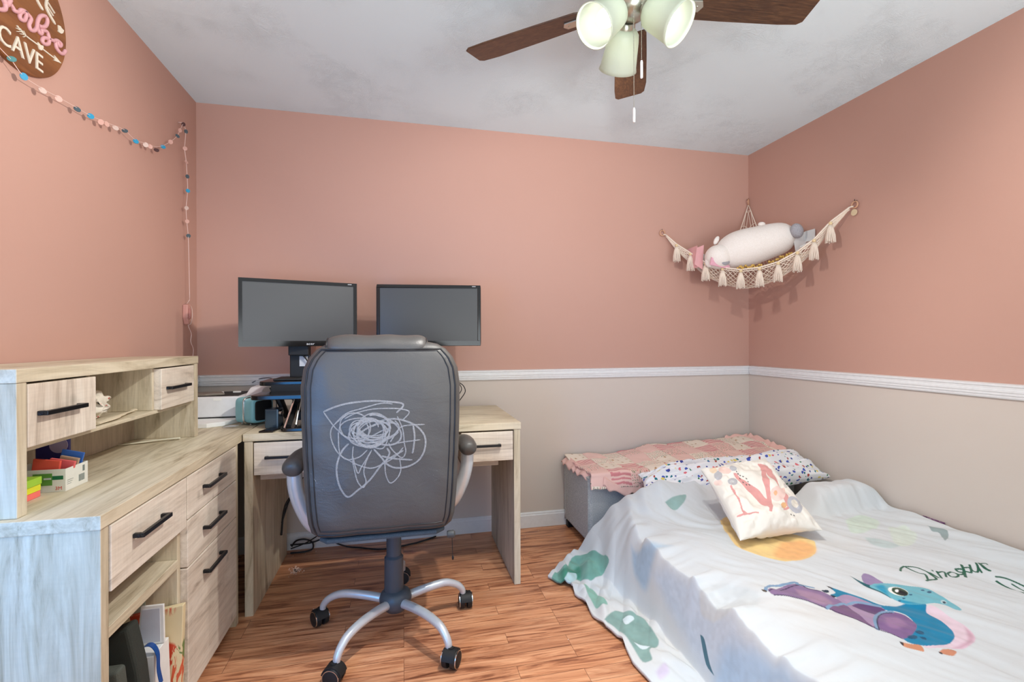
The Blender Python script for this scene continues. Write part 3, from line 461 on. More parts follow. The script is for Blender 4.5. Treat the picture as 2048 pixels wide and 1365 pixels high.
PILLOW_ART = [('poly',[(0.147,0.595),(0.17,0.591),(0.127,0.259),(0.158,0.216),(0.274,0.185),(0.274,0.17),(0.162,0.201),(0.066,0.208),(0.031,0.22),(0.046,0.232),(0.108,0.224)],(222,160,155)),('poly',[(0.282,0.749),(0.32,0.737),(0.417,0.525),(0.483,0.375),(0.521,0.328),(0.421,0.162),(0.405,0.162),(0.405,0.286),(0.336,0.486),(0.293,0.68)],(222,160,155)),('poly',[(0.734,0.869),(0.776,0.861),(0.849,0.799),(0.768,0.764),(0.587,0.463),(0.544,0.324),(0.417,0.158),(0.39,0.17),(0.51,0.371),(0.56,0.568),(0.73,0.792)],(222,160,155)),('poly',[(0.799,0.842),(0.842,0.788),(0.819,0.602),(0.795,0.405),(0.699,0.201),(0.66,0.228),(0.687,0.409),(0.707,0.606),(0.749,0.792)],(222,160,155)),('poly',[(0.587,0.197),(0.691,0.224),(0.687,0.201),(0.571,0.162)],(222,160,155)),('poly',[(0.147,0.768),(0.12,0.737),(0.097,0.726),(0.077,0.737),(0.058,0.757),(0.054,0.788),(0.069,0.822),(0.093,0.853),(0.12,0.865),(0.139,0.857),(0.151,0.83),(0.158,0.799)],(185,185,188)),('poly',[(0.332,0.768),(0.317,0.761),(0.297,0.764),(0.274,0.772),(0.263,0.792),(0.263,0.815),(0.27,0.83),(0.293,0.849),(0.317,0.849),(0.332,0.834),(0.34,0.807),(0.34,0.784)],(185,185,188)),('poly',[(0.274,0.622),(0.251,0.602),(0.216,0.595),(0.174,0.591),(0.151,0.61),(0.151,0.641),(0.162,0.668),(0.185,0.683),(0.228,0.699),(0.259,0.691),(0.282,0.676),(0.286,0.649)],(185,185,188)),('poly',[(0.263,0.768),(0.247,0.761),(0.216,0.764),(0.181,0.784),(0.151,0.807),(0.143,0.846),(0.174,0.9),(0.224,0.95),(0.243,0.931),(0.243,0.873),(0.255,0.826),(0.266,0.788)],(238,208,196)),('poly',[(0.1,0.672),(0.081,0.656),(0.058,0.653),(0.035,0.668),(0.019,0.691),(0.015,0.718),(0.019,0.737),(0.031,0.749),(0.054,0.749),(0.077,0.737),(0.093,0.714),(0.1,0.691)],(240,214,204)),('poly',[(0.135,0.873),(0.12,0.857),(0.1,0.853),(0.077,0.857),(0.066,0.876),(0.058,0.9),(0.066,0.923),(0.085,0.946),(0.139,0.992),(0.158,0.985),(0.154,0.946),(0.154,0.915)],(238,215,185)),('poly',[(0.676,0.309),(0.614,0.286),(0.579,0.297),(0.564,0.332),(0.556,0.371),(0.571,0.405),(0.598,0.429),(0.645,0.44),(0.726,0.459),(0.857,0.502),(0.849,0.456),(0.737,0.355)],(240,208,198)),('poly',[(0.961,0.317),(0.942,0.263),(0.857,0.189),(0.811,0.158),(0.753,0.147),(0.718,0.17),(0.687,0.201),(0.687,0.247),(0.726,0.297),(0.768,0.324),(0.834,0.34),(0.892,0.328)],(188,188,194)),('poly',[(0.869,0.286),(0.853,0.255),(0.819,0.22),(0.803,0.212),(0.784,0.212),(0.764,0.22),(0.749,0.236),(0.753,0.259),(0.761,0.278),(0.784,0.29),(0.826,0.305),(0.853,0.301)],(225,218,205)),('poly',[(0.668,0.236),(0.653,0.22),(0.633,0.212),(0.606,0.201),(0.568,0.185),(0.556,0.193),(0.587,0.232),(0.61,0.255),(0.625,0.263),(0.649,0.266),(0.664,0.263),(0.672,0.251)],(226,178,130)),('poly',[(0.236,0.641),(0.228,0.633),(0.212,0.629),(0.189,0.622),(0.174,0.622),(0.17,0.633),(0.174,0.645),(0.185,0.656),(0.201,0.66),(0.216,0.66),(0.228,0.656),(0.236,0.649)],(205,205,205)),('poly',[(0.637,0.378),(0.625,0.367),(0.614,0.359),(0.602,0.359),(0.598,0.367),(0.595,0.378),(0.598,0.39),(0.606,0.398),(0.618,0.405),(0.625,0.405),(0.637,0.402),(0.641,0.39)],(232,180,140)),('poly',[(0.981,0.548),(0.938,0.514),(0.915,0.494),(0.9,0.486),(0.884,0.486),(0.876,0.494),(0.876,0.51),(0.884,0.525),(0.9,0.541),(0.942,0.564),(0.992,0.583),(0.981,0.564)],(205,200,195)),('poly',[(0.347,0.718),(0.336,0.718),(0.328,0.726),(0.332,0.734),(0.34,0.734),(0.347,0.726)],(95,92,88)),('poly',[(0.367,0.699),(0.359,0.699),(0.351,0.707),(0.351,0.714),(0.363,0.714),(0.371,0.707)],(95,92,88)),('poly',[(0.39,0.672),(0.382,0.676),(0.378,0.687),(0.382,0.695),(0.39,0.691),(0.394,0.68)],(95,92,88)),('poly',[(0.402,0.625),(0.394,0.629),(0.394,0.641),(0.398,0.653),(0.402,0.645),(0.405,0.633)],(95,92,88)),('poly',[(0.398,0.583),(0.394,0.587),(0.39,0.598),(0.39,0.606),(0.398,0.602),(0.402,0.591)],(95,92,88)),('poly',[(0.34,0.656),(0.332,0.66),(0.328,0.672),(0.332,0.683),(0.34,0.68),(0.344,0.668)],(95,92,88)),('poly',[(0.344,0.595),(0.336,0.598),(0.332,0.606),(0.336,0.618),(0.344,0.614),(0.347,0.602)],(95,92,88)),('poly',[(0.367,0.56),(0.359,0.56),(0.355,0.571),(0.359,0.579),(0.367,0.579),(0.371,0.568)],(95,92,88)),('poly',[(0.394,0.544),(0.39,0.548),(0.386,0.56),(0.386,0.568),(0.394,0.564),(0.398,0.552)],(95,92,88)),('poly',[(0.668,0.12),(0.664,0.124),(0.656,0.131),(0.66,0.139),(0.668,0.139),(0.672,0.127)],(95,92,88)),('poly',[(0.707,0.116),(0.695,0.112),(0.687,0.12),(0.695,0.131),(0.707,0.131),(0.71,0.124)],(95,92,88)),('poly',[(0.332,0.741),(0.324,0.745),(0.317,0.753),(0.317,0.757),(0.324,0.757),(0.332,0.749)],(95,92,88))]
# ------------------------------------------------------------------ setting
struct(MB().box(XL-.1, XR+.1, -1.7, YB+.1, -.08, 0).build('floor', MF))
struct(MB().box(XL-.1, XR+.1, -1.7, YB+.1, ZC, ZC+.08).build('ceiling', MC))
struct(MB().box(XL, XR, YB, YB+.1, 0, ZC).build('wall_back', MW))
struct(MB().box(XR, XR+.1, -1.7, YB+.1, 0, ZC).build('wall_right', MW))
wl = MB()
for b in ((XL-.1, XL, -1.7, 0.02, 0, ZC), (XL-.1, XL, .94, YB+.1, 0, ZC), (XL-.1, XL, .02, .94, 0, .34), (XL-.1, XL, .02, .94, 1.66, ZC)): wl.box(*b)
struct(wl.build('wall_left', MW))
# window of the left wall, out of the frame, that lets the cool daylight in
wf = MB()
for b in ((XL-.06, XL+.012, .02, .06, .34, 1.66), (XL-.06, XL+.012, .90, .94, .34, 1.66), (XL-.06, XL+.012, .06, .90, .34, .38), (XL-.06, XL+.012, .06, .90, 1.62, 1.66), (XL-.06, XL-.02, .06, .90, .98, 1.01)): wf.box(*b)
struct(wf.build('window_1', WHITE, bevel=.003))
RAIL = [(0, .919), (.010, .919), (.013, .924), (.013, .932), (.017, .934), (.017, .943), (.020, .946), (.020, .954), (.017, .957), (.017, .966), (.021, .969), (.021, .977), (.0, .980)]
BASE = [(0, 0), (.014, 0), (.014, .074), (.010, .079), (.010, .086), (.004, .092), (0, .092)]
def run(name, prof, kind, a, b):
    mb = MB(); vs = []
    for q in (a, b):
        for d, z in prof:
            vs.append((q, YB-d, z) if kind == 'back' else ((XR-d, q, z) if kind == 'right' else (XL+d, q, z)))
    n = len(prof); mb.add(vs, [(k, (k+1) % n, n+(k+1) % n, n+k) for k in range(n)]+[tuple(range(n)), tuple(range(2*n-1, n-1, -1))])
    return struct(mb.build(name, WHITE))
run('trim_1', RAIL, 'back', XL, XR); run('trim_2', RAIL, 'right', -1.7, YB-.0212); run('trim_3', RAIL, 'left', .96, YB-.0212)
run('baseboard_back', BASE, 'back', XL, XR); run('baseboard_right', BASE, 'right', -1.7, YB-.0142); run('baseboard_left', BASE, 'left', -1.7, YB-.0142)

def handle(parent, axis, a, b, fix, z, out):
    """flat bar pull with two angled posts; axis y: on a +X facing front at x=fix, axis x: on a -Y facing front"""
    mb = MB(); t = .011
    def P(l, o, zz): return Vector((fix+o, l, zz)) if axis == 'y' else Vector((l, fix-o, zz))
    def seg(l0, l1, o0, o1, z0, z1):
        vs = [P(l, o, zz) for l in (l0, l1) for o in (o0, o1) for zz in (z0, z1)]
        mb.add(vs, [(0, 1, 3, 2), (4, 6, 7, 5), (0, 4, 5, 1), (2, 3, 7, 6), (0, 2, 6, 4), (1, 5, 7, 3)])
    seg(a, b, out-.010, out, z-t/2, z+t/2); seg(a, a+.012, .0003, out-.010, z-t/2, z+t/2); seg(b-.012, b, .0003, out-.010, z-t/2, z+t/2)
    return lab(mb.build('handle', BLACKM, parent, bevel=.0015), 'black metal bar handle')
# ------------------------------------------------------------------ desk with drawers along the left wall
d = thing('storage_desk', 'greige wood-look desk base with black-handled drawers and an open shelf bay along the left wall', 'desk', (-.86, 1.7, 0))
bx('desktop', OAK['y'], d, XL+.016, -.660, 1.245, YB-.03, .738, .770)
bx('side_panel', OAK['z'], d, XL+.02, -.664, 1.252, 1.282, 0, .7375)
bx('side_panel', OAK['z'], d, XL+.02, -.664, 2.136, 2.166, 0, .7375)
bx('divider_panel', OAK['z'], d, XL+.02, -.680, 1.664, 1.684, .03, .7375)
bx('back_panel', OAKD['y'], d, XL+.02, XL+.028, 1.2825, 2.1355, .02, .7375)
bx('bottom_panel', OAK['y'], d, XL+.03, -.70, 1.2825, 1.6635, .030, .055)
bx('shelf', OAK['y'], d, XL+.03, -.678, 1.2825, 1.6635, .460, .487)
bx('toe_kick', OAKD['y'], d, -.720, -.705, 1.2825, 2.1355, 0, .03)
def drawer(y0, y1, z0, z1, ha, hb, hz):
    o = bx('drawer', OAKF['y'], d, -.90, -.660, y0, y1, z0, z1, bevel=.002); handle(o, 'y', ha, hb, -.660, hz, .026); return o
drawer(1.285, 1.680, .580, .734, 1.373, 1.526, .673)
drawer(1.687, 2.133, .600, .734, 1.800, 1.957, .670)
drawer(1.687, 2.133, .450, .596, 1.800, 1.957, .530)
drawer(1.687, 2.133, .045, .446, 1.800, 1.957, .382)
# hutch
h = thing('desk_hutch', 'greige wood-look desktop hutch with two small drawers and open shelves against left wall', 'hutch', (-.95, 1.74, .77))
bx('top_panel', OAK['y'], h, XL+.004, -.826, 1.262, 2.218, 1.069, 1.100)
bx('side_panel', OAK['z'], h, XL+.023, -.828, 1.265, 1.295, .7705, 1.0685)
bx('side_panel', OAK['z'], h, XL+.023, -.828, 2.187, 2.217, .7705, 1.0685)
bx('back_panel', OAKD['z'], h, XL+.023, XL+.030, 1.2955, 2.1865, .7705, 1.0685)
bx('shelf', OAK['y'], h, XL+.031, -.842, 1.2955, 2.1865, .908, .919)
for y in (1.545, 1.895): bx('divider_panel', OAK['z'], h, XL+.031, -.850, y, y+.014, .9195, 1.0685)
o = bx('drawer', OAKF['z'], h, -1.0, -.828, 1.298, 1.5445, .9195, 1.064, bevel=.002); handle(o, 'y', 1.325, 1.474, -.828, .994, .022)
o = bx('drawer', OAKF['y'], h, -1.0, -.828, 1.912, 2.180, .9195, 1.064, bevel=.002); handle(o, 'y', 1.945, 2.105, -.828, .993, .022)
# desk along the back wall
w = thing('writing_desk', 'greige wood-look desk with panel legs along the back wall behind the office chair', 'desk', (-.05, 2.5, 0))
bx('desktop', OAK['x'], w, -.655, .546, 2.200, 2.822, .738, .770)
bx('leg', OAK['z'], w, -.651, -.618, 2.203, 2.800, 0, .7375)
bx('leg', OAK['z'], w, .512, .543, 2.203, 2.800, 0, .7375)
bx('back_apron', OAKD['x'], w, -.6175, .5115, 2.60, 2.618, .56, .7375)
bx('drawer_rail', OAKD['x'], w, -.30, .2465, 2.27, 2.29, .60, .7375)
for x0, x1, ha, hb in ((-.614, -.33, -.568, -.400), (.262, .508, .300, .447)):
    o = bx('drawer', OAKF['x'], w, x0, x1, 2.203, 2.50, .593, .730, bevel=.002); handle(o, 'x', ha, hb, 2.203, .668, .022)
    bx('drawer_runner', OAKD['x'], w, x0+.01, x1-.06, 2.26, 2.52, .558, .592)
# ------------------------------------------------------------------ monitors
SCREEN = NT('switched_off_screen'); SCREEN.p(Base_Color=(.060, .060, .061, 1), Roughness=.33); SCREEN.bump(SCREEN.noise(SCREEN.coord(), 6, 3), .04, .01); SCREEN = SCREEN.m
LOGO = plain('pale_grey_print', (205, 205, 208), .5)
def monitor(label, A, B, z0, z1, neck):
    A = Vector((*A, 0)); B = Vector((*B, 0)); ex = (B-A).normalized(); n = Vector((ex.y, -ex.x, 0)); L = (B-A).length
    t = thing('monitor', label, 'monitor', tuple(neck)+(.968,), 'switched-off monitors on the desk riser')
    T = Matrix(((ex.x, -n.x, 0, A.x), (ex.y, -n.y, 0, A.y), (0, 0, 1, 0), (0, 0, 0, 1)))
    mb = MB(); b = .016; bb = .026
    mb.box(0, L, 0, .022, z0, z0+bb, T); mb.box(0, L, 0, .022, z1-b, z1, T); mb.box(0, b, 0, .022, z0+bb, z1-b, T); mb.box(L-b, L, 0, .022, z0+bb, z1-b, T)
    mb.box(.02, L-.02, .0205, .045, z0+.03, z1-.03, T)
    mb.build('housing', GLOSS, t, bevel=.002)
    MB().box(b-.001, L-b+.001, .004, .010, z0+bb-.001, z1-b+.001, T).build('screen', SCREEN, t)
    return t, T, L
mt, T, L = monitor('wide black monitor with blank screen, nearer the left wall', (-.731, 2.400), (-.228, 2.560), 1.135, 1.453, (-.50, 2.55))
text_mesh('acer', .017, lambda u, v, h: T @ Vector((L*.545+u*1.25, -h, 1.1415+v)), .0006).build('logo', LOGO, mt)
MB().box(L-.045, L-.026, -.0004, .004, 1.4445, 1.4475, T).build('model_print', LOGO, mt)
bx('stand_neck', BLACKP, mt, -.545, -.452, 2.545, 2.575, .98, 1.30, bevel=.004)
MB().box(-.545, -.452, 2.512, 2.544, 1.09, 1.18).build('mount_bracket', BLACKP, mt, bevel=.004)
bx('label_sticker', LOGO, mt, -.500, -.462, 2.5435, 2.5445, 1.035, 1.085, bevel=0)
MB().tube(smooth([(-.525, 2.535, 1.14), (-.49, 2.525, 1.10), (-.46, 2.53, 1.06), (-.44, 2.54, .99)]), .0035, 8).build('cable', BLACKP, mt, smooth=True)
bx('stand_base', BLACKP, mt, -.60, -.40, 2.45, 2.60, .9705, .982, bevel=.005)
mt, T, L = monitor('wide black monitor with smudged blank screen, further from the left wall', (-.130, 2.550), (.403, 2.502), 1.132, 1.452, (.13, 2.58))
MB().box(L-.045, L-.026, -.0004, .004, 1.4435, 1.4465, T).build('model_print', LOGO, mt)
text_mesh('acer', .017, lambda u, v, h: T @ Vector((L*.46+u*1.25, -h, 1.1385+v)), .0006).build('logo', LOGO, mt)
bx('stand_neck', BLACKP, mt, .09, .18, 2.575, 2.605, .98, 1.30, bevel=.004)
bx('stand_base', BLACKP, mt, .04, .23, 2.46, 2.625, .9705, .982, bevel=.005)
# sit-stand riser
rz = thing('desk_riser', 'black two-tier sit-stand desk riser with scissor legs under the monitors', 'desk riser', (-.2, 2.4, .77))
def rslab(name, x0, x1, y0, y1, z0, z1, m, r=.03):
    P = []
    for cx, cy, a0 in ((x1-r, y1-r, 0), (x0+r, y1-r, 90), (x0+r, y0+r, 180), (x1-r, y0+r, 270)):
        for k in range(7): a = math.radians(a0+k*15); P.append((cx+r*math.cos(a), cy+r*math.sin(a)))
    return MB().prism(P, lambda x, y: (x, y, z0), lambda x, y: (x, y, z1)).build(name, m, rz, bevel=.003)
rslab('keyboard_tray', -.645, .235, 2.245, 2.425, .905, .925, GLOSS, .035)
rslab('upper_platform', -.66, .24, 2.435, 2.66, .950, .970, GLOSS)
MB().prism([(-.60, .925), (.2, .925), (.2, .955), (-.60, .955)], lambda x, z: (x, 2.420, z), lambda x, z: (x, 2.4348, z)).build('tray_bracket', BLACKP, rz)
rslab('base_frame', -.515, .22, 2.205, 2.62, .7705, .786, GLOSS)
for x in (-.49, .18):
    o = MB().tube([(x, 2.24, .79), (x, 2.56, .945)], .016, 8, flat=.6).tube([(x+.02, 2.56, .79), (x+.02, 2.30, .90)], .016, 8, flat=.6).build('scissor_leg', BLACKP, rz)
MB().tube([(-.46, 2.26, .79), (-.455, 2.33, .90)], .006, 8).tube([(-.50, 2.23, .785), (-.47, 2.28, .905)], .004, 8).build('gas_strut', CHROME, rz, smooth=True)
MB().tube([(-.54, 2.47, .795), (-.60, 2.47, .945)], [.02, .03], 10, flat=.7).build('support_arm', BLACKP, rz, smooth=True)
MB().box(-.47, .15, 2.33, 2.36, .80, .84).box(-.46, .14, 2.45, 2.47, .84, .88).build('cross_bar', BLACKP, rz, bevel=.004)
# ------------------------------------------------------------------ things on the desk
TEAL = plain('teal_enamel', (128, 184, 190), .35); MB_ = MB
def rot(a, c=(0, 0, 0)): return Matrix.Translation(c) @ Matrix.Rotation(math.radians(a), 4, 'Z') @ Matrix.Translation([-v for v in c])
sp = thing('retro_speaker', 'small rounded teal speaker with chrome band beside the white printer', 'speaker', (-.686, 2.470, .77))
c0 = (-.686, 2.470, .8385); Rz = Matrix.Rotation(math.radians(-38), 4, 'Z')
def rbox(c, r, Rm, e=.35, n=40, m=24): return MB().ell(c, r, Rm, n, m, e)
rbox(Vector(c0)+Rz @ Vector((-.022, 0, 0)), (.038, .060, .060), Rz).build('body', TEAL, sp, smooth='all')
rbox(Vector(c0)+Rz @ Vector((.034, 0, 0)), (.032, .058, .058), Rz).build('front_shell', TEAL, sp, smooth='all')
rbox(Vector(c0)+Rz @ Vector((.008, 0, 0)), (.006, .0625, .0622), Rz, .3).build('chrome_band', CHROME, sp, smooth='all')
rbox(Vector(c0)+Rz @ Vector((.062, 0, 0)), (.006, .044, .046), Rz, .3).build('grille', BLACKP, sp, smooth='all')
MB().tube([Vector(c0)+Rz @ Vector((.046, -.03, .055)), Vector(c0)+Rz @ Vector((.05, 0, .07)), Vector(c0)+Rz @ Vector((.046, .03, .055))], .003, 8).build('carry_handle', CHROME, sp, smooth=True)
for a, b in ((-.03, -.04), (-.03, .04), (.03, -.04), (.03, .04)):
    q = Vector(c0)+Rz @ Vector((a, b, -.0632)); MB().ell(q, (.004, .004, .005), None, 8, 6).build('foot', CHROME, sp)
gb = thing('metal_box', 'small dark blue-grey metal box with a round side knob under the riser tray', 'box', (-.565, 2.335, .77))
STEEL = plain('blue_grey_metal', (78, 96, 112), .25, .7)
Rg = Matrix.Translation((-.565, 2.335, 0)) @ Matrix.Rotation(math.radians(-8), 4, 'Z')
MB().box(-.031, .028, -.03, .035, .771, .858, Rg).build('case', STEEL, gb, bevel=.006)
MB().box(-.020, .018, -.0315, -.030, .785, .845, Rg).build('front_plate', STEEL, gb, bevel=.0005)
MB().lathe([(.0, .0), (.014, 0), (.014, .010), (.010, .012), (0, .012)], Rg @ Matrix.Translation((.028, -.01, .838)) @ Matrix.Rotation(math.radians(90), 4, 'Y'), 20).build('knob', CHROME, gb, smooth=True)
ph = thing('phone', 'black slab phone lying flat at the desk front edge', 'phone', (-.565, 2.245, .7705))
MB().prism([(-.598, 2.212), (-.542, 2.208), (-.528, 2.290), (-.572, 2.296)], lambda x, y: (x, y, .7705), lambda x, y: (x, y, .7785)).build('body', GLOSS, ph, bevel=.002)
MB().prism([(-.592, 2.218), (-.547, 2.214), (-.534, 2.284), (-.568, 2.289)], lambda x, y: (x, y, .7784), lambda x, y: (x, y, .7790)).build('glass', GLOSS, ph)
# printer
pr = thing('printer', 'white inkjet printer with open dark paper slot in the left corner of the desk', 'printer', (-.87, 2.66, .77))
PRW = plain('printer_white', (226, 227, 230), .4)
pm = MB().box(-1.045, -.735, 2.545, 2.825, .796, .893)
pm.build('case', PRW, pr, bevel=.008, seg=3)
MB().prism([(2.57, .8935), (2.825, .8935), (2.825, .931), (2.66, .926)], lambda y, z: (-.755, y, z), lambda y, z: (-.690, y, z)).build('raised_cover', PRW, pr, bevel=.004)
bx('paper_slot', BLACKP, pr, -1.03, -.785, 2.575, 2.80, .8925, .8945, bevel=0)
MB().prism([(-1.03, 2.58), (-.93, 2.58), (-.86, 2.62), (-.90, 2.70), (-1.03, 2.70)], lambda x, y: (x, y, .895), lambda x, y: (x, y, .905)).build('inner_tray', plain('taupe_plastic', (120, 110, 100), .5), pr, bevel=.002)
for x in (-.935, -.855): bx('roller_clip', PAPER, pr, x, x+.035, 2.72, 2.735, .8947, .902)
for x in (-.985, -.885): bx('front_catch', PAPER, pr, x, x+.035, 2.5435, 2.5448, .876, .887, bevel=.0004)
bx('foot', BLACKP, pr, -1.02, -.76, 2.56, 2.80, .7905, .7958)
tag(MB().prism([(-1.05, 2.40), (-.86, 2.395), (-.80, 2.44), (-.755, 2.56), (-.74, 2.82), (-1.05, 2.82)], lambda x, y: (x, y, .7703), lambda x, y: (x, y, .790)).build('paper_stack', PAPER, loc=(-.9, 2.6, .77), bevel=.002), 'stack of white paper sheets lying under the printer', 'paper')
tag(MB().prism([(-.795, 2.40), (-.745, 2.41), (-.74, 2.43), (-.78, 2.44)], lambda x, y: (x, y, .7703), lambda x, y: (x, y, .7725)).build('loose_paper', PAPER, loc=(-.74, 2.44, .77)), 'loose white paper scrap beside the teal speaker', 'paper')
tag(MB().tube(smooth([(-.80, 2.845, .934), (-.76, 2.845, .955), (-.70, 2.80, .962), (-.66, 2.74, .95), (-.645, 2.70, .925), (-.64, 2.69, .7735)]), .0028, 8).build('power_cord', plain('grey_rubber', (110, 114, 122), .5), smooth=True, loc=(-.7, 2.78, .77)), 'thin grey cord arching behind the printer', 'cord')
BLK = plain('black_rubber', (20, 20, 22), .5)
tag(MB().tube(smooth([(.20, 2.70, .98), (.28, 2.70, .965), (.30, 2.70, .93), (.333, 2.70, .905), (.345, 2.70, .87), (.32, 2.70, .83), (.295, 2.70, .80), (.30, 2.70, .7735)]), .0025, 8).tube(smooth([(.29, 2.71, .93), (.315, 2.71, .91), (.325, 2.71, .88), (.305, 2.71, .84), (.31, 2.71, .80), (.302, 2.71, .7735)]), .0022, 8).box(.282, .30, 2.69, 2.71, .90, .935).build('display_cable', BLK, smooth=True, loc=(.3, 2.7, .77)), 'tangled thin black cable dangling behind the chair onto the desk', 'cable')
tag(MB().tube(smooth([(-.60, 2.83, .03), (-.575, 2.825, .06), (-.53, 2.82, .066), (-.492, 2.82, .045), (-.49, 2.815, .012), (-.53, 2.80, .006), (-.60, 2.80, .006)]), .0045, 8)
    .tube(smooth([(-.60, 2.80, .05), (-.50, 2.79, .055), (-.42, 2.79, .07), (-.35, 2.80, .03), (-.30, 2.805, .008), (-.237, 2.784, .0055), (-.113, 2.735, .0055), (.036, 2.765, .0055), (.12, 2.80, .0055), (.185, 2.84, .006)]), .0045, 8)
    .tube(smooth([(-.60, 2.81, .025), (-.53, 2.80, .05), (-.46, 2.79, .09), (-.40, 2.78, .13)]), .003, 8).build('floor_cable', BLK, smooth=True, loc=(-.3, 2.79, 0)), 'black power cable looping on the floor along the back baseboard', 'cable')
tag(MB().tube(smooth([(-.613, 2.66, .16), (-.60, 2.68, .30), (-.55, 2.70, .38), (-.50, 2.72, .50), (-.48, 2.73, .737)]), .005, 8).tube(smooth([(-.613, 2.67, .22), (-.58, 2.69, .33), (-.53, 2.71, .44), (-.51, 2.72, .60), (-.505, 2.73, .737)]), .004, 8).build('hanging_cable', BLK, smooth=True, loc=(-.55, 2.7, .5)), 'pair of black cables hanging under the desk by its left leg', 'cable')
# ------------------------------------------------------------------ things in the hutch
bxm = thing('strip_box', 'small white and green cardboard box marked 24, opened and filled with packets', 'box', (-.92, 1.515, .77))
CARD = plain('white_card', (226, 226, 216), .6); GRN = plain('leaf_green_ink', (94, 150, 62), .6); DGR = plain('dark_green_ink', (18, 104, 66), .6); RED = plain('red_ink', (205, 70, 50), .6)
m_ = MB()
for b in ((-.990, -.857, 1.470, 1.4715, .7705, .829), (-.990, -.857, 1.5585, 1.560, .7705, .829), (-.990, -.9885, 1.4715, 1.5585, .7705, .829), (-.8585, -.857, 1.4715, 1.5585, .7705, .829), (-.9885, -.8585, 1.4715, 1.5585, .7705, .772)): m_.box(*b)
m_.build('carton', CARD, bxm)
fy = lambda u, v, h: Vector((u, 1.470-h, v))
bx('band', DGR, bxm, -.990, -.862, 1.4696, 1.4702, .802, .812, bevel=0)
bx('panel', GRN, bxm, -.928, -.886, 1.4692, 1.4697, .788, .819, bevel=0)
text_mesh('24', .016, lambda u, v, h: fy(-.925+u, .8025+v, .0008+h), .0004).build('number_print', LOGO, bxm)
MB().box(-.904, -.888, 1.4685, 1.4692, .8035, .8075).build('word_print', LOGO, bxm)
text_mesh('3M', .013, lambda u, v, h: fy(-.880+u*.95, .7755+v, .0002+h), .0004).build('logo_print', RED, bxm)
pm = MB()
for k in range(3): pm.box(-.857, -.8565, 1.476, 1.500-.004*k, .797-.005*k, .798-.005*k)
for k in range(7): pm.box(-.857, -.8565, 1.522+.0035*k, 1.524+.0035*k, .782, .800)
pm.box(-.857, -.8565, 1.538, 1.546, .806, .822).build('small_print', plain('grey_ink', (120, 130, 125), .6), bxm)
def packet(label, rgb, x0, x1, y0, y1, z0, z1, tilt, name='packet', cat='packet'):
    T = Matrix.Translation(((x0+x1)/2, (y0+y1)/2, z0)) @ Matrix.Rotation(math.radians(tilt), 4, 'Y')
    return tag(MB().box((x0-x1)/2, (x1-x0)/2, (y0-y1)/2, (y1-y0)/2, 0, z1-z0, T).build(name, plain(name+'_paper', rgb, .45), bevel=.001, loc=((x0+x1)/2, (y0+y1)/2, z0)), label, cat)
packet('orange-red packet standing in the white and green box', (232, 92, 74), -.945, -.885, 1.480, 1.487, .774, .853, 8)
packet('thin blue edged packet leaning at the back of the white and green box', (58, 104, 180), -.925, -.872, 1.535, 1.539, .774, .865, 14)
packet('pink-red packet in the middle of the white and green box', (226, 100, 100), -.925, -.868, 1.500, 1.508, .774, .848, 12)
packet('brown packet with rounded edge in the white and green box', (176, 146, 120), -.915, -.872, 1.516, 1.524, .774, .852, 14)
pk = thing('product_pouch', 'tall dark blue package with pale round window standing behind the white and green box', 'package', (-.965, 1.62, .77))
MB().box(-1.005, -.925, 1.600, 1.612, .7705, .903).build('pouch', plain('navy_foil', (52, 48, 122), .35), pk, bevel=.003)
MB().lathe([(0, 0), (.022, 0), (.022, .002), (0, .002)], Matrix.Translation((-.948, 1.5995, .868)) @ Matrix.Rotation(math.radians(90), 4, 'X'), 24).build('round_window', plain('lilac_print', (176, 160, 190), .5), pk)
for z, rgb, l, dx in ((.7705, (250, 120, 110), 'coral-pink sticky note pad at the bottom of the small stack', 0), (.7865, (228, 226, 50), 'yellow sticky note pad between the coral and the green one', .001), (.8025, (160, 205, 60), 'lime green sticky note pad on top of the small stack', .003)):
    tag(MB().box(-.972+dx, -.893+dx, 1.385, 1.440, z, z+.0155+(.003 if dx > .002 else 0)).build('sticky_note_pad', plain('note_'+str(int(z*1e4)), rgb, .6), bevel=.0008, loc=(-.93, 1.41, z)), l, 'notepad', 'sticky note pads by the white and green box')
kn = MB().tube(smooth([(-1.035, 2.06, .7745), (-.98, 2.085, .776), (-.93, 2.11, .778), (-.885, 2.13, .778), (-.862, 2.14, .777)]), [.004]*2+[.007]*3+[.009]*5+[.007]*5+[.008]*4+[.010, .008], 10, flat=.35)
tag(kn.build('plastic_knife', plain('cream_plastic', (226, 222, 200), .4), smooth=True, loc=(-.95, 2.1, .7705)), 'cream plastic knife lying on the desk under the hutch', 'knife')
tm = MB(); tm.ell((-.942, 1.735, .966), (.033, .048, .038), None, 26, 18)
tm.v = [tuple(np.array(v)+np.array([0, 0, 0])+.010*np.array([math.sin(v[1]*190+v[2]*120), math.sin(v[0]*170+v[2]*150), .7*math.sin(v[0]*140+v[1]*180)])) for v in tm.v]
k_ = NT('tissue_with_red_marks'); v_ = k_.n('ShaderNodeTexVoronoi', {'Vector': k_.coord(), 'Scale': 60.0}).outputs['Distance']
k_.p(Base_Color=k_.ramp(v_, [(.0, lin((200, 80, 70))), (.16, lin((200, 90, 80))), (.24, lin((236, 228, 212)))]), Roughness=.8)
tag(tm.build('crumpled_wrapper', k_.m, smooth='all', loc=(-.94, 1.735, .9195)), 'crumpled cream wrapper with red marks on the hutch shelf', 'wrapper')
